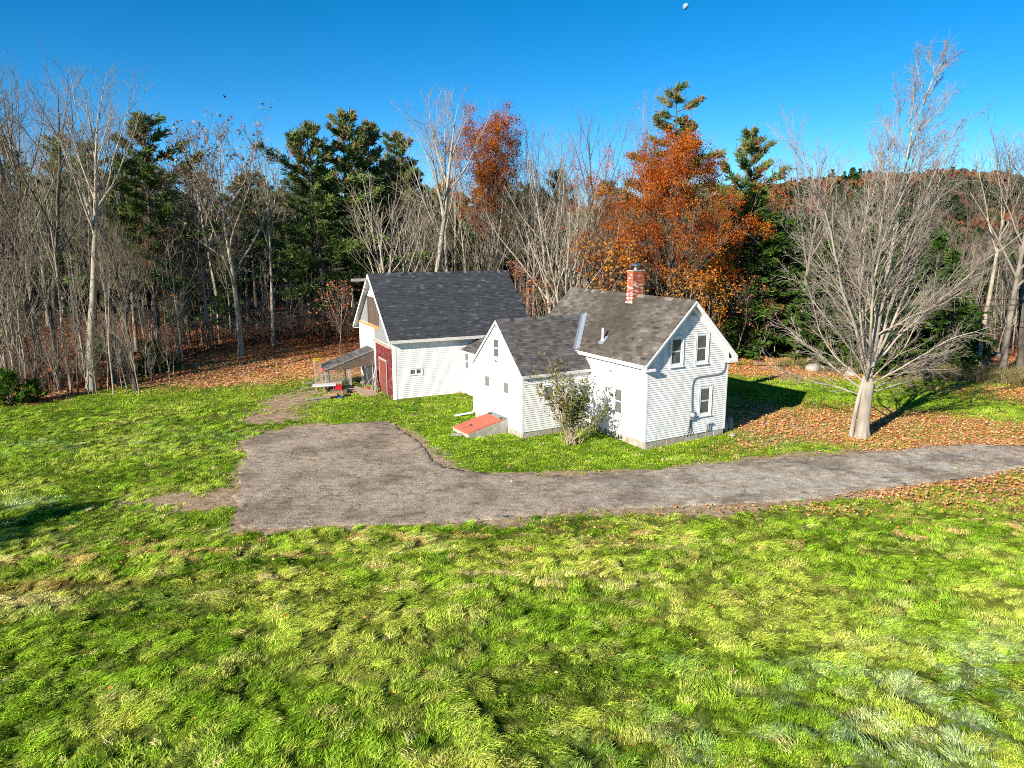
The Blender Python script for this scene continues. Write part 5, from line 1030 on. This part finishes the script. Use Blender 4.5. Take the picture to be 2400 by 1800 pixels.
def build_hill():
    az = np.linspace(-.95, 1.15, 90); d = np.linspace(150, 620, 40); A, Dd = np.meshgrid(az, d); X = np.sin(A) * Dd; Y = np.cos(A) * Dd; Zz = hill_z(X, Y); Zz[0] = -3; i = np.arange(A.size).reshape(A.shape)
    F = np.stack([i[:-1, :-1], i[1:, :-1], i[1:, 1:], i[:-1, 1:]], -1).reshape(-1, 4); mk('hill_soil', (.10, .07, .04), (.06, .05, .025), .05, 1.0)
    tag(link('hill', raw_mesh('hill', np.stack([X, Y, Zz], -1).reshape(-1, 3), [F], 'hill_soil'), smooth=True), 'low wooded hill on the horizon', kind='structure')
    rng = np.random.default_rng(71); n = 9000; a = rng.uniform(-.9, 1.1, n); dd = rng.uniform(160, 560, n); x = np.sin(a) * dd; y = np.cos(a) * dd; z = hill_z(x, y) - .5
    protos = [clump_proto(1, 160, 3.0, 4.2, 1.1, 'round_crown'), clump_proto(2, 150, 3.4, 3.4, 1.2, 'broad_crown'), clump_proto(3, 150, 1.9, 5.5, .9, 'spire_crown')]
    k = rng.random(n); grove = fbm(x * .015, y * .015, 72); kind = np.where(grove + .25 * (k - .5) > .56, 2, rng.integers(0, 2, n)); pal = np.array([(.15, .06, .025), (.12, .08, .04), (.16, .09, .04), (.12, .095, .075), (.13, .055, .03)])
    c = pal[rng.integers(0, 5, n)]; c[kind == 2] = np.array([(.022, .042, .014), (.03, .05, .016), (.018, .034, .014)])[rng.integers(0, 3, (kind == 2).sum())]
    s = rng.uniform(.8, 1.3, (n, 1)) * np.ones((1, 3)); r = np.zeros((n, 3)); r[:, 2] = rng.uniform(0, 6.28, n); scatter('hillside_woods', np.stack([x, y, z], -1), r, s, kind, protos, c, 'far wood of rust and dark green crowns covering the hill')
    # the wood going on behind the rows of trees
    n = 420; a = rng.uniform(-.85, .95, n); dd = rng.uniform(98, 150, n); x = np.sin(a) * dd; y = np.cos(a) * dd; z = gz(x, y) - .2
    pr = [PROTO['pine0'][1][2][1], PROTO['pine2'][1][2][1], PROTO['hemlock0'][1][2][1]]; s = rng.uniform(.55, .85, (n, 1)) * np.ones((1, 3)); kind = rng.integers(0, 3, n); s[a > .28] *= .62; r = np.zeros((n, 3)); r[:, 2] = rng.uniform(0, 6.28, n)
    s[kind == 2] *= 1.2; scatter('far_woods', np.stack([x, y, z], -1), r, s, kind, pr, np.ones((n, 3)), 'dark evergreen wood closing the view behind the trees')
    n = 520; a = rng.uniform(-.85, .95, n); dd = rng.uniform(84, 140, n); x = np.sin(a) * dd; y = np.cos(a) * dd; z = gz(x, y) - .2
    pr = [PROTO[q][1][2][1] for q in ('sap0', 'sap3', 'multi0')] ; kind = rng.integers(0, 2, n); s = rng.uniform(1.0, 1.9, (n, 1)) * np.ones((1, 3)); s[a > .28] *= .75; r = np.zeros((n, 3)); r[:, 2] = rng.uniform(0, 6.28, n)
    scatter('far_thicket', np.stack([x, y, z], -1), r, s, kind, pr[:2], np.ones((n, 3)), 'grey bare thicket deep in the wood')
build_hill()

# ------------------------------------------------------------------ grass and fallen leaves
def tuft_mesh(seed, n, rad, l0, l1, w, lean, name):
    rng = np.random.default_rng(seed); a = rng.uniform(0, 6.28, n); r = rad * np.sqrt(rng.random(n)); c = np.stack([r * np.cos(a), r * np.sin(a), np.full(n, -.015)], -1)
    L = rng.uniform(l0, l1, n)[:, None]; h = np.stack([lean + rng.normal(0, .45, n), rng.normal(0, .45, n)], -1); d0 = unit(np.stack([h[:, 0] * .5, h[:, 1] * .5, np.full(n, 1.0)], -1)); d1 = unit(np.stack([h[:, 0] * 1.6, h[:, 1] * 1.6, rng.uniform(-.1, .6, n)], -1))
    p1 = c + d0 * L * .5; p2 = p1 + d1 * L * .5; sd = unit(np.cross(d0, rng.normal(0, 1, (n, 3)))) * w * rng.uniform(.7, 1.3, (n, 1)); V = np.stack([c - sd, c + sd, p1 + sd * .8, p2, p1 - sd * .8], 1).reshape(-1, 3)
    i = np.arange(n)[:, None] * 5; return raw_mesh(name, V, [i + np.array([[0, 1, 2, 4]]), i + np.array([[4, 2, 3]])], 'grass', np.tile(rng.random(n), 2))
def build_grass():
    rng = np.random.default_rng(81); long_ = [tuft_mesh(i, 54, .115, [.055, .06, .08, .10][i], [.12, .145, .18, .22][i], .0055, [.2, .7, 1.2, 1.8][i], 'tuft') for i in range(4)]; short_ = [tuft_mesh(10 + i, 44, .20, .05, .12, .010, .2 + .3 * i, 'turf') for i in range(3)]
    pts = []
    for y0, y1, den in ((8.5, 13, 150), (13, 18, 135), (18, 24, 105), (24, 31, 72), (31, 40, 42), (40, 50, 22), (50, 62, 12), (62, 70, 6)):
        w = lambda y: (.98 * y + 2.1) * .70 + 4; n = int((y1 - y0) * 2 * w((y0 + y1) / 2) * den); y = rng.uniform(y0, y1, n); x = rng.uniform(-1, 1, n) * w(y); pts.append(np.stack([x, y], -1))
    p = np.concatenate(pts); x, y = p[:, 0], p[:, 1]; ind = in_poly(x, y, DRIVE); sd = seg_dist(x, y, DRIVE[::4]); keep = (~ind | (rng.random(len(x)) < .5 * np.exp(-(sd / .22) ** 2))) & ~in_building(x, y, .02); keep &= rng.random(len(x)) > np.clip(dirt_field(x, y) * 1.3 - .2, 0, .97); lf = leaf_field(x, y); keep &= rng.random(len(x)) > np.clip(lf * .9 - .12, 0, .80); keep &= ~((x > 15) & (road_dist(x, y) > -1)); keep &= ~((y > wood_edge(x) + 1.0))
    x, y, lf = x[keep], y[keep], lf[keep]; n = len(x); fg = field_grass(x, y); isl = rng.random(n) < fg; pid = np.where(isl, rng.integers(0, 4, n), 4 + rng.integers(0, 3, n))
    # colour of the sward: green, yellowing, straw and frosted patches
    a = fbm(x * .35, y * .35, 91); b = fbm(x * 1.3, y * 1.3, 92); c = fbm(x * .9, y * 2.2, 93); col = np.empty((n, 3)); g0 = np.array([.10, .195, .012]); g1 = np.array([.295, .435, .035]); yl = np.array([.46, .48, .09]); st = np.array([.60, .50, .25]); fr = np.array([.37, .45, .36]); br = np.array([.30, .15, .06])
    t = np.clip(b * 1.6 - .3 + rng.normal(0, .26, n), 0, 1)[:, None]; col = g0 * (1 - t) + g1 * t
    band = np.exp(-((y - (22.2 + .05 * x)) / 2.6) ** 2) * sstep(9, 1, x)
    u = np.clip(sstep(.45, .75, a + .25 * (c - .5)) * .6 * fg + .45 * band * sstep(.4, .6, c) + .25 * (1 - fg) * sstep(.55, .7, a) + rng.normal(0, .12, n), 0, 1)[:, None]; col = col * (1 - u) + yl * u
    s_ = np.clip(sstep(.62, .74, c) * (.15 + .6 * band) * fg + .8 * blob(x, y, (60, 1300), 3.5, .7, .08) * sstep(.35, .6, b) + (rng.random(n) < .02), 0, .85)[:, None]; col = col * (1 - s_) + st * s_
    q = np.clip(.8 * blob(x, y, (110, 1268), 3.0, .45, .1) * sstep(.3, .6, b), 0, .8)[:, None]; col = col * (1 - q) + br * q
    f = np.clip(frost_field(x, y), 0, .42)[:, None] * (rng.random((n, 1)) < .7); col = col * (1 - f) + fr * f; e = np.clip(lf * .8, 0, .7)[:, None]; col = col * (1 - e) + np.array([.22, .21, .05]) * e
    st2 = np.clip(1.0 * sstep(.58, .70, fbm(x * 1.4 - .5 * y, y * 2.4, 99, 3)) * (np.exp(-((y - 24.2 - .06 * x) / 1.3) ** 2) * .8 + .25) * fg, 0, .8)[:, None]; col = col * (1 - st2) + np.array([.52, .36, .15]) * st2
    cl = fbm(x * 3.1, y * 3.9, 95, 2); col *= np.interp(y, [9, 17, 25], [1.06, 1.14, 1.12])[:, None] * rng.uniform(.75, 1.25, (n, 1)) * np.where(fg > .5, .55 + .85 * sstep(.3, .7, cl), 1.08)[:, None]; sc = rng.uniform(.75, 1.25, n) * np.where(isl, np.interp(y, [9, 16, 22], [.78, .95, 1.0]) * .5 + .95 * sstep(.28, .72, fbm(x * 3.1, y * 3.9, 95, 2)), .9); size = np.stack([sc, sc, sc * np.where(isl, rng.uniform(.7, 1.15, n), 1)], -1); size *= np.where(y > 31, 1 + .012 * (y - 31), 1)[:, None]
    ang = 6.28 * (fbm(x * .45, y * .45, 97, 3) - .5) * 1.1 + rng.normal(0, .55, n); rot = np.stack([rng.normal(0, .12, n), rng.normal(0, .12, n), ang], -1); z = gz(x, y) + .0
    scatter('lawn_grass', np.stack([x, y, z], -1), rot, size, pid, long_ + short_, col, 'green and yellowing grass of lawn and meadow'); return n
def leaf_proto(seed):
    rng = np.random.default_rng(seed); k = 9; a = np.arange(k) * 6.283 / k; r = np.where(np.arange(k) % 2 == 0, 1.0, .58) * rng.uniform(.85, 1.15, k); V = np.stack([r * np.cos(a), r * np.sin(a), rng.uniform(-.1, .4, k)], -1); V = np.concatenate([V, [[0, 0, .05]]])
    return raw_mesh('leaf', V, [np.array([[i, (i + 1) % k, k] for i in range(k)])], 'dead_leaf', rng.random(k))
def build_leaves():
    rng = np.random.default_rng(83); n = 230000; y = 13 + 62 * rng.random(n) ** .75; x = rng.uniform(-1, 1, n) * ((.98 * y + 2.1) * .70 + 4); lf = leaf_field(x, y); inw = y > wood_edge(x) + 4; pr = np.clip(lf * 1.15, 0, 1) ** 1.4 * np.where(inw, .3, 1.0) + .006 + .03 * sstep(-6, 14, x) * sstep(21, 27, y) * (y < 40)
    k = (rng.random(n) < pr) & ~in_building(x, y, -.05) & ~((x > 15) & (road_dist(x, y) > -.2) & (road_dist(x, y) < 5.6)); dr = in_poly(x, y, DRIVE); k &= ~dr | (rng.random(n) < .10); x, y = x[k], y[k]; n = len(x)
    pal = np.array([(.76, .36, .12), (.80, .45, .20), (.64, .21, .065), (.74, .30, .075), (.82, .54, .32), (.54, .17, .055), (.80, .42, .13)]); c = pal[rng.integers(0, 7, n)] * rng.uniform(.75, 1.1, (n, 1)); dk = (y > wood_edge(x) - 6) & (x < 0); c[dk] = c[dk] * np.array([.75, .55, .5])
    s = rng.uniform(.034, .062, (n, 1)) * np.ones((1, 3)) * (1 + .012 * np.maximum(0, y - 30))[:, None]; rot = np.stack([rng.normal(0, .35, n), rng.normal(0, .35, n), rng.uniform(0, 6.28, n)], -1); z = gz(x, y) + .05 + .05 * rng.random(n) + .12 * field_grass(x, y)
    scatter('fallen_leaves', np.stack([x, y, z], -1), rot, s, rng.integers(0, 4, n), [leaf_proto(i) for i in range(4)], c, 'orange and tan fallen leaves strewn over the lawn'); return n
print('tufts', build_grass(), 'leaves', build_leaves())

# ------------------------------------------------------------------ undergrowth and roadside weeds
def build_undergrowth():
    rng = np.random.default_rng(87); pts = []
    for i in range(6000):
        x = rng.uniform(-42, 48); y = float(wood_edge(x)) + abs(rng.normal(0, 4.5)) - .8; rd = float(road_dist(x, y))
        if y < 46 or (x > 15 and -.6 < rd < 6): continue
        if x > 15 and rng.random() < .5: y += 8
        if not in_building(np.array(x), np.array(y), .6): pts.append((x, y))
        if len(pts) > 1500: break
    p = np.array(pts); n = len(p); z = gz(p[:, 0], p[:, 1]) - .05; lf = leaves_mesh(rng, np.stack([rng.normal(0, 1.2, 26), rng.normal(0, 1.2, 26), rng.uniform(.3, 3.0, 26)], -1), .26, 3, .5, name='leaf_spray', mat='russet_leaf'); pr = [PROTO['sap0'][1][2][1], PROTO['sap4'][1][2][1], PROTO['sap5'][1][2][1], lf]
    kind = rng.choice([0, 1, 2, 3], n, p=[.3, .3, .25, .15]); s = rng.uniform(.14, .36, (n, 1)) * np.array([[1.5, 1.5, 1.0]]); s[kind == 3] = rng.uniform(.4, .8, ((kind == 3).sum(), 1)); r = np.zeros((n, 3)); r[:, 2] = rng.uniform(0, 6.28, n); r[:, :2] = rng.normal(0, .15, (n, 2)); scatter('undergrowth', np.stack([p[:, 0], p[:, 1], z], -1), r, s, kind, pr, np.ones((n, 3)), 'grey and russet brush along the foot of the wood')
    blades = []
    for i in range(3):
        m = tuft_mesh(40 + i, 60, .25, .35, 1.1, .012, .3, 'weed_tuft'); m.materials.clear(); m.materials.append(MATS['weed']); blades.append(m)
    n = 1500; t = rng.uniform(-6, 22, n); off = rng.uniform(-6.0, -.3, n); x = RA[0] + RDIR[0] * t + RN[0] * off; y = RA[1] + RDIR[1] * t + RN[1] * off; k = rng.random(n) < sstep(2, 9, t) * (.25 + .75 * sstep(-6, -3, off)); x, y = x[k], y[k]; n = len(x); r = np.zeros((n, 3)); r[:, 2] = rng.uniform(0, 6.28, n); scatter('roadside_weeds', np.stack([x, y, gz(x, y)], -1), r, rng.uniform(.6, 1.5, (n, 1)) * np.ones((1, 3)), rng.integers(0, 3, n), blades, np.ones((n, 3)), 'rough tan and olive weeds along the road verge')
build_undergrowth()
for q, (dx, dy, h, lb) in enumerate([(330, 806, 2.6, 'tallest green seedling pine at the wood edge left of the leafy bank'), (372, 800, 1.2, 'squat dark green seedling right of the tallest one'), (290, 812, 1.1, 'small green seedling left of the tallest one'), (215, 775, 2.2, 'green seedling among the left trunks'), (20, 875, 2.4, 'dark green shrub at the left picture edge'), (75, 868, 1.6, 'low green shrub near the left picture edge'), (2105, 772, 2.8, 'bright green young hemlock beyond the road'), (1960, 800, 2.2, 'green young hemlock under the right side of the maple'), (1800, 790, 2.6, 'green young hemlock left of the maple trunk')]):
    p = at(dx, dy); plant('seedling', 'young_conifer', (p.x, p.y, p.z - .05), h, q * 1.3, lb, 'green young conifers', 1.0 if h > 1.5 else 1.5, 'shrub')
# pines standing outside the view on the sunny side; their shade falls on the meadow
for q, (x, y, h) in enumerate([(-40.5, .8, 16.2), (-45.5, 3, 15.2)]): plant('pine3', 'pine_tree', (x, y, 0), h, q, 'pine outside the picture whose shade falls on the meadow', 'pines outside the picture', 1.0)

# ------------------------------------------------------------------ boulders, stumps, slabs
def boulder(name, loc, r, seed, label, cat, group=None, mat='boulder', sq=(1, 1, .7)):
    rng = np.random.default_rng(seed); V = []; F = []; nu, nv = 14, 9
    for j in range(nv + 1):
        for i in range(nu): th = math.pi * j / nv; ph = 2 * math.pi * i / nu; V.append((math.sin(th) * math.cos(ph), math.sin(th) * math.sin(ph), math.cos(th)))
    V = np.array(V); k = rng.normal(0, 1, (9, 3)); k = unit(k); lim = rng.uniform(.62, .9, 9)
    for d, l in zip(k, lim):
        q = V @ d; over = np.maximum(0, q - l); V = V - d * (over * .85)[:, None]
    V = V * np.array(sq) * r * (1 + .03 * rng.normal(0, 1, (len(V), 1)) * 0); F = [(j * nu + i, j * nu + (i + 1) % nu, (j + 1) * nu + (i + 1) % nu, (j + 1) * nu + i) for j in range(nv) for i in range(nu)]
    o = link(name, raw_mesh(name, V, [np.array(F)[:, ::-1]], mat), loc=(loc[0], loc[1], loc[2] + r * sq[2] * .45), smooth=True); o.rotation_euler = (0, 0, rng.uniform(0, 6)); return tag(o, label, cat, group)
for q, (dx, dy, r, lb) in enumerate([(1756, 836, .62, 'pale rounded boulder, left end of the stone row beyond the house'), (1782, 833, .50, 'grey boulder second from the left in the stone row'), (1803, 835, .42, 'small grey boulder third in the stone row'), (1822, 838, .70, 'large flat pale boulder at the right end of the stone row'), (1838, 848, .55, 'low pale boulder in front of the large flat one'), (1880, 842, .5, 'mossy boulder between stone row and maple'), (2138, 768, .55, 'square grey stone beyond the road, left one'), (2157, 771, .5, 'square grey stone beyond the road, right one')]):
    p = at(dx * .975 + 30 if False else dx, dy - 35 if dx < 2000 else dy); boulder('boulder', p, r, 500 + q, lb, 'boulder', 'stones of the old wall')
for q, (lx, ly, r, lb) in enumerate([(-.34, 5.85, .23, 'narrow upright field stone in the shade at the house corner'), (-.50, 6.40, .27, 'wider upright field stone beside the house corner')]):
    p = Matrix.Translation((HC.x, HC.y, 0)) @ Matrix.Rotation(HYAW, 4, 'Z') @ Vector((lx, ly, 0)); p.z = float(gz(p.x, p.y)); boulder('field_stone', p, r, 530 + q, lb, 'stone', 'stones at the house corner', sq=(.85, .85, 1.9))
p = at(1582 , 941); boulder('field_stone', p, .22, 540, 'small flat stone on the soil by the house corner', 'stone', 'stones at the house corner', sq=(1.2, .8, .5))
def stump(dx, dy, r, h, label):
    p = at(dx, dy); mb = MB(); n = 10; mb.tube([(0, 0, -.1), (0, 0, .1), (.02, 0, h)], [r * 1.25, r, r * .92], n); o = mb.build('stump', 'lumber', None, (p.x, p.y, p.z)); tag(o, label, 'stump')
stump(1748, 792, .28, .7, 'pale cut stump left of the hemlocks'); stump(1764, 787, .2, .5, 'smaller pale stump beside the cut stump')
def slab_stone(dx, dy, sx, sy, rz, label):
    p = at(dx, dy); o = MB().prism([(-sx, -sy * .8, -.05), (sx * .8, -sy, -.05), (sx, sy * .7, -.05), (-sx * .7, sy, -.05)], (0, 0, .14)).build('flat_stone', 'concrete', None, (p.x, p.y, p.z)); o.rotation_euler = (0, 0, rz); tag(o, label, 'stone')
slab_stone(985, 941, .32, .22, .3, 'flat pale stone in the grass by the cellar doors')

# ------------------------------------------------------------------ clutter round the kennel
def gp(dx, dy): p = at(dx, dy); return Vector((p.x, p.y, p.z))
def zk(x, y): return (700 + x * 240 / 2212) / D, (780 + y * 240 / 2212) / D
def board(a, b, w, t, mat, label, z0=.05, z1=.05, group='loose boards round the kennel'):
    c = (a + b) / 2; o = MB().beam(a + Vector((0, 0, z0)) - c, b + Vector((0, 0, z1)) - c, w, t).build('plank', mat, None, c); tag(o, label, 'plank', group)
board(gp(*zk(160, 1470)), gp(*zk(700, 1410)), .16, .04, 'grey_lumber', 'long pale plank lying on the grass nearest the drive', .06, .06)
board(gp(*zk(300, 1440)), gp(*zk(720, 1395)), .14, .04, 'lumber', 'shorter brown plank resting beside the long pale plank', .10, .10)
board(gp(*zk(80, 1195)), gp(*zk(560, 1130)), .18, .06, 'grey_lumber', 'grey rail behind the stepladder', .30, .30); board(gp(*zk(60, 1262)), gp(*zk(430, 1215)), .16, .06, 'grey_lumber', 'lower grey rail in front of the stepladder', .18, .22)
board(gp(*zk(740, 1120)), gp(*zk(1330, 1040)), .14, .05, 'grey_lumber', 'grey rail crossing the dog run', .2, .25)
for q, (xa, ya, xt, yt, mt) in enumerate([(1590, 1270, 1700, 930, 'lumber'), (1640, 1290, 1755, 905, 'grey_lumber'), (1560, 1265, 1650, 950, 'grey_lumber'), (1420, 1190, 1690, 950, 'lumber'), (1700, 1280, 1740, 1000, 'lumber'), (1660, 1285, 1690, 1050, 'grey_lumber')]):
    a = gp(*zk(xa, ya)); bt = Matrix.Translation((BC.x, BC.y, 0)) @ Matrix.Rotation(BYAW, 4, 'Z') @ Vector((-3.95 + .09 * q, -.12 - .03 * q, 1.35 + .12 * (q % 3)))
    c = (a + bt) / 2; o = MB().beam(a - c, bt - c, .10, .035, (1, 0, 0)).build('plank', mt, None, c); tag(o, 'thin board leaning on the barn beside the red door', 'plank', 'boards leaning on the barn')
def stepladder():
    p = gp(*zk(420, 1200)); L = empty('stepladder', (p.x, p.y, p.z), .5, 'open wooden stepladder with yellow top left of the kennel', 'ladder'); h = 2.05
    for s in (-1, 1):
        MB().beam((s * .28, -.65, 0), (s * .17, 0, h), .035, .08, (1, 0, 0)).build('rail', 'lumber', L); MB().beam((s * .26, .65, 0), (s * .15, .04, h - .1), .03, .05, (1, 0, 0)).build('rear_leg', 'lumber', L)
    for k in range(6): t = (k + .7) / 6.6; MB().box((-.27 + .1 * t, -.65 * (1 - t) - .06, h * t - .015), (.27 - .1 * t, -.65 * (1 - t) + .06, h * t + .015)).build('step', 'lumber', L)
    MB().box((-.20, -.12, h), (.20, .12, h + .05)).build('top_cap', 'yellow', L); MB().box((-.18, -.10, h - .16), (.18, -.06, h - .01)).build('top_bracket', 'yellow', L)
stepladder()
def table():
    p = gp(*zk(560, 1300)); T = empty('folding_table', (p.x, p.y, p.z), .25, 'white folding table with thin legs on the grass by the kennel', 'table'); MB().box((-.75, -.38, .52), (.75, .38, .57)).build('tabletop', 'white_plastic', T)
    for sx in (-.6, .6):
        for sy in (-.3, .3): MB().tube([(sx, sy, 0), (sx * .95, sy, .52)], .018, 6).build('leg', 'galvanised', T)
    o = MB().box((-.9, -.55, 0), (.9, .55, .03)).build('plywood_sheet', 'lumber', None, (p.x + .1, p.y + .75, p.z + .55)); o.rotation_euler = (.05, 0, .2); tag(o, 'brown plywood sheet lying behind the white table', 'board')
    o = MB().box((-.22, -.15, 0), (.22, .15, .26)).box((-.23, -.16, .26), (.23, .16, .30)).build('cooler', 'red_plastic', None, (p.x + .95, p.y - .05, p.z + .25)); o.rotation_euler = (0, 0, .3); tag(o, 'red box at the right end of the white table', 'box')
    for k, (dx_, dy_) in enumerate(((.78, -.2), (1.12, .1))): pass
    o = MB().box((-.55, -.22, 0), (.55, .22, .25)).build('crate', 'weathered', None, (p.x + 1.0, p.y, p.z)); tag(o, 'weathered low crate under the red box', 'crate')
table()
def carton():
    p = gp(*zk(810, 1400)); K = empty('cardboard_box', (p.x, p.y, p.z), .4, 'open brown cardboard box on the grass before the kennel', 'box'); MB().box((-.42, -.25, 0), (.42, .25, .03)).box((-.42, -.25, .03), (-.40, .25, .36)).box((.40, -.25, .03), (.42, .25, .36)).box((-.40, -.25, .03), (.40, -.23, .36)).box((-.40, .23, .03), (.40, .25, .36)).build('carton', 'cardboard', K)
    MB().beam((-.40, -.26, .36), (-.40, -.50, .22), .80, .012, (0, 0, 1)).build('flap', 'cardboard', K)
    p = gp(*zk(905, 1405)); boulder('tarp_bundle', p, .28, 560, 'crumpled blue tarp beside the cardboard box', 'tarp', mat='blue_tarp', sq=(1.3, .8, .45))
    p = gp(*zk(1500, 1230)); boulder('bucket', p, .17, 561, 'small red can among the leaning boards', 'can', mat='red_plastic', sq=(1, 1, .9)); p = gp(*zk(830, 1250)); boulder('motor', p, .28, 562, 'dark metal lump behind the red box', 'scrap', mat='metal_dark', sq=(1.2, .9, .8)); p = gp(*zk(1400, 1090)); boulder('log', p, .3, 563, 'short sawn log inside the dog run', 'log', mat='lumber', sq=(1.6, .8, .7))
    fr = Matrix.Translation((BC.x, BC.y, 0)) @ Matrix.Rotation(BYAW, 4, 'Z')
    c = fr @ Vector((-5.3, -.55, .95)); o = MB().prism([(-.55, 0, -.7), (.5, 0, -.75), (.45, 0, .8), (-.35, 0, .8)], (0, .05, 0)).build('slate_sheet', 'slate_tarp', None, c); o.rotation_euler = (.25, 0, BYAW); tag(o, 'slate-blue sheet leaning on the barn inside the dog run', 'sheet')
    for q, (x, y, sx, sy, lb) in enumerate([(-2.6, -1.1, 1.0, .55, 'worn plywood ramp before the red barn door'), (-4.0, -1.7, .7, .5, 'worn plywood sheet left of the ramp')]):
        c = fr @ Vector((x, y, 0)); c.z = float(gz(c.x, c.y)) + .06; o = MB().box((-sx, -sy, -.03), (sx, sy, .02)).build('plywood_sheet', 'lumber', None, c); o.rotation_euler = (.02, .03, BYAW + .2 * q); tag(o, lb, 'board')
carton()

# ------------------------------------------------------------------ wires, bird, moon
def wire(a, b, sag, r, name, label):
    c = (a + b) / 2; mb = MB(); pts = [a.lerp(b, t / 16) - c - Vector((0, 0, sag * 4 * (t / 16) * (1 - t / 16))) for t in range(17)]; o = mb.tube(pts, r, 5).build(name, 'wire', None, c); tag(o, label, 'wire')
wire(at_y(1700, 648, 66), at_y(2330, 640, 54), .25, .022, 'utility_wire', 'upper utility wire along the road at the right'); wire(at_y(1700, 660, 66), at_y(2330, 654, 54), .25, .026, 'utility_wire', 'lower utility wire along the road at the right')
_a = Matrix.Translation((HC.x, HC.y, 0)) @ Matrix.Rotation(HYAW, 4, 'Z') @ Vector((.12, 5.28, 4.0)); wire(_a, at_y(1990, 700, 64), 1.3, .016, 'service_wire', 'service wire running from the house gable to the road')
def bird():
    c = at_y(486, 210, 130); B = empty('bird', c, 0, 'small dark bird flying above the trees at left', 'bird'); V = [(-.28, 0, 0), (0, .09, .0), (.30, 0, .02), (0, -.09, 0), (0, 0, .09), (0, 0, -.08)]
    MB().add(V, [(0, 3, 4), (3, 2, 4), (2, 1, 4), (1, 0, 4), (3, 0, 5), (2, 3, 5), (1, 2, 5), (0, 1, 5)]).build('body', 'bird', B)
    for s in (-1, 1): MB().prism([(-.12, s * .05, .03), (.12, s * .05, .03), (.05, s * .55, .28), (-.10, s * .60, .28)], (0, 0, .02)).build('wing', 'bird', B)
bird()
def moon():
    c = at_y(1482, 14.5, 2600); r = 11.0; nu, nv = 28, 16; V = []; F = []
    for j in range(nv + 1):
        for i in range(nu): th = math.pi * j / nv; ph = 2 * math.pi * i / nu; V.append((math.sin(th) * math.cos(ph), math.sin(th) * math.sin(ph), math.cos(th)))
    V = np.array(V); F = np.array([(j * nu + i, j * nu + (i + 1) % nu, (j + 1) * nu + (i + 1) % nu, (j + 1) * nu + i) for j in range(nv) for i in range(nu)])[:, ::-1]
    d = np.array([.78, 0, -.62]); q = V @ d; V = V - d * (np.maximum(q, 0) * .42)[:, None]  # unlit limb pressed flat: the phase is put into the shape
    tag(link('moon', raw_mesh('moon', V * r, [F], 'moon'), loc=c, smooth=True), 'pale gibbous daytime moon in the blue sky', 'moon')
moon()
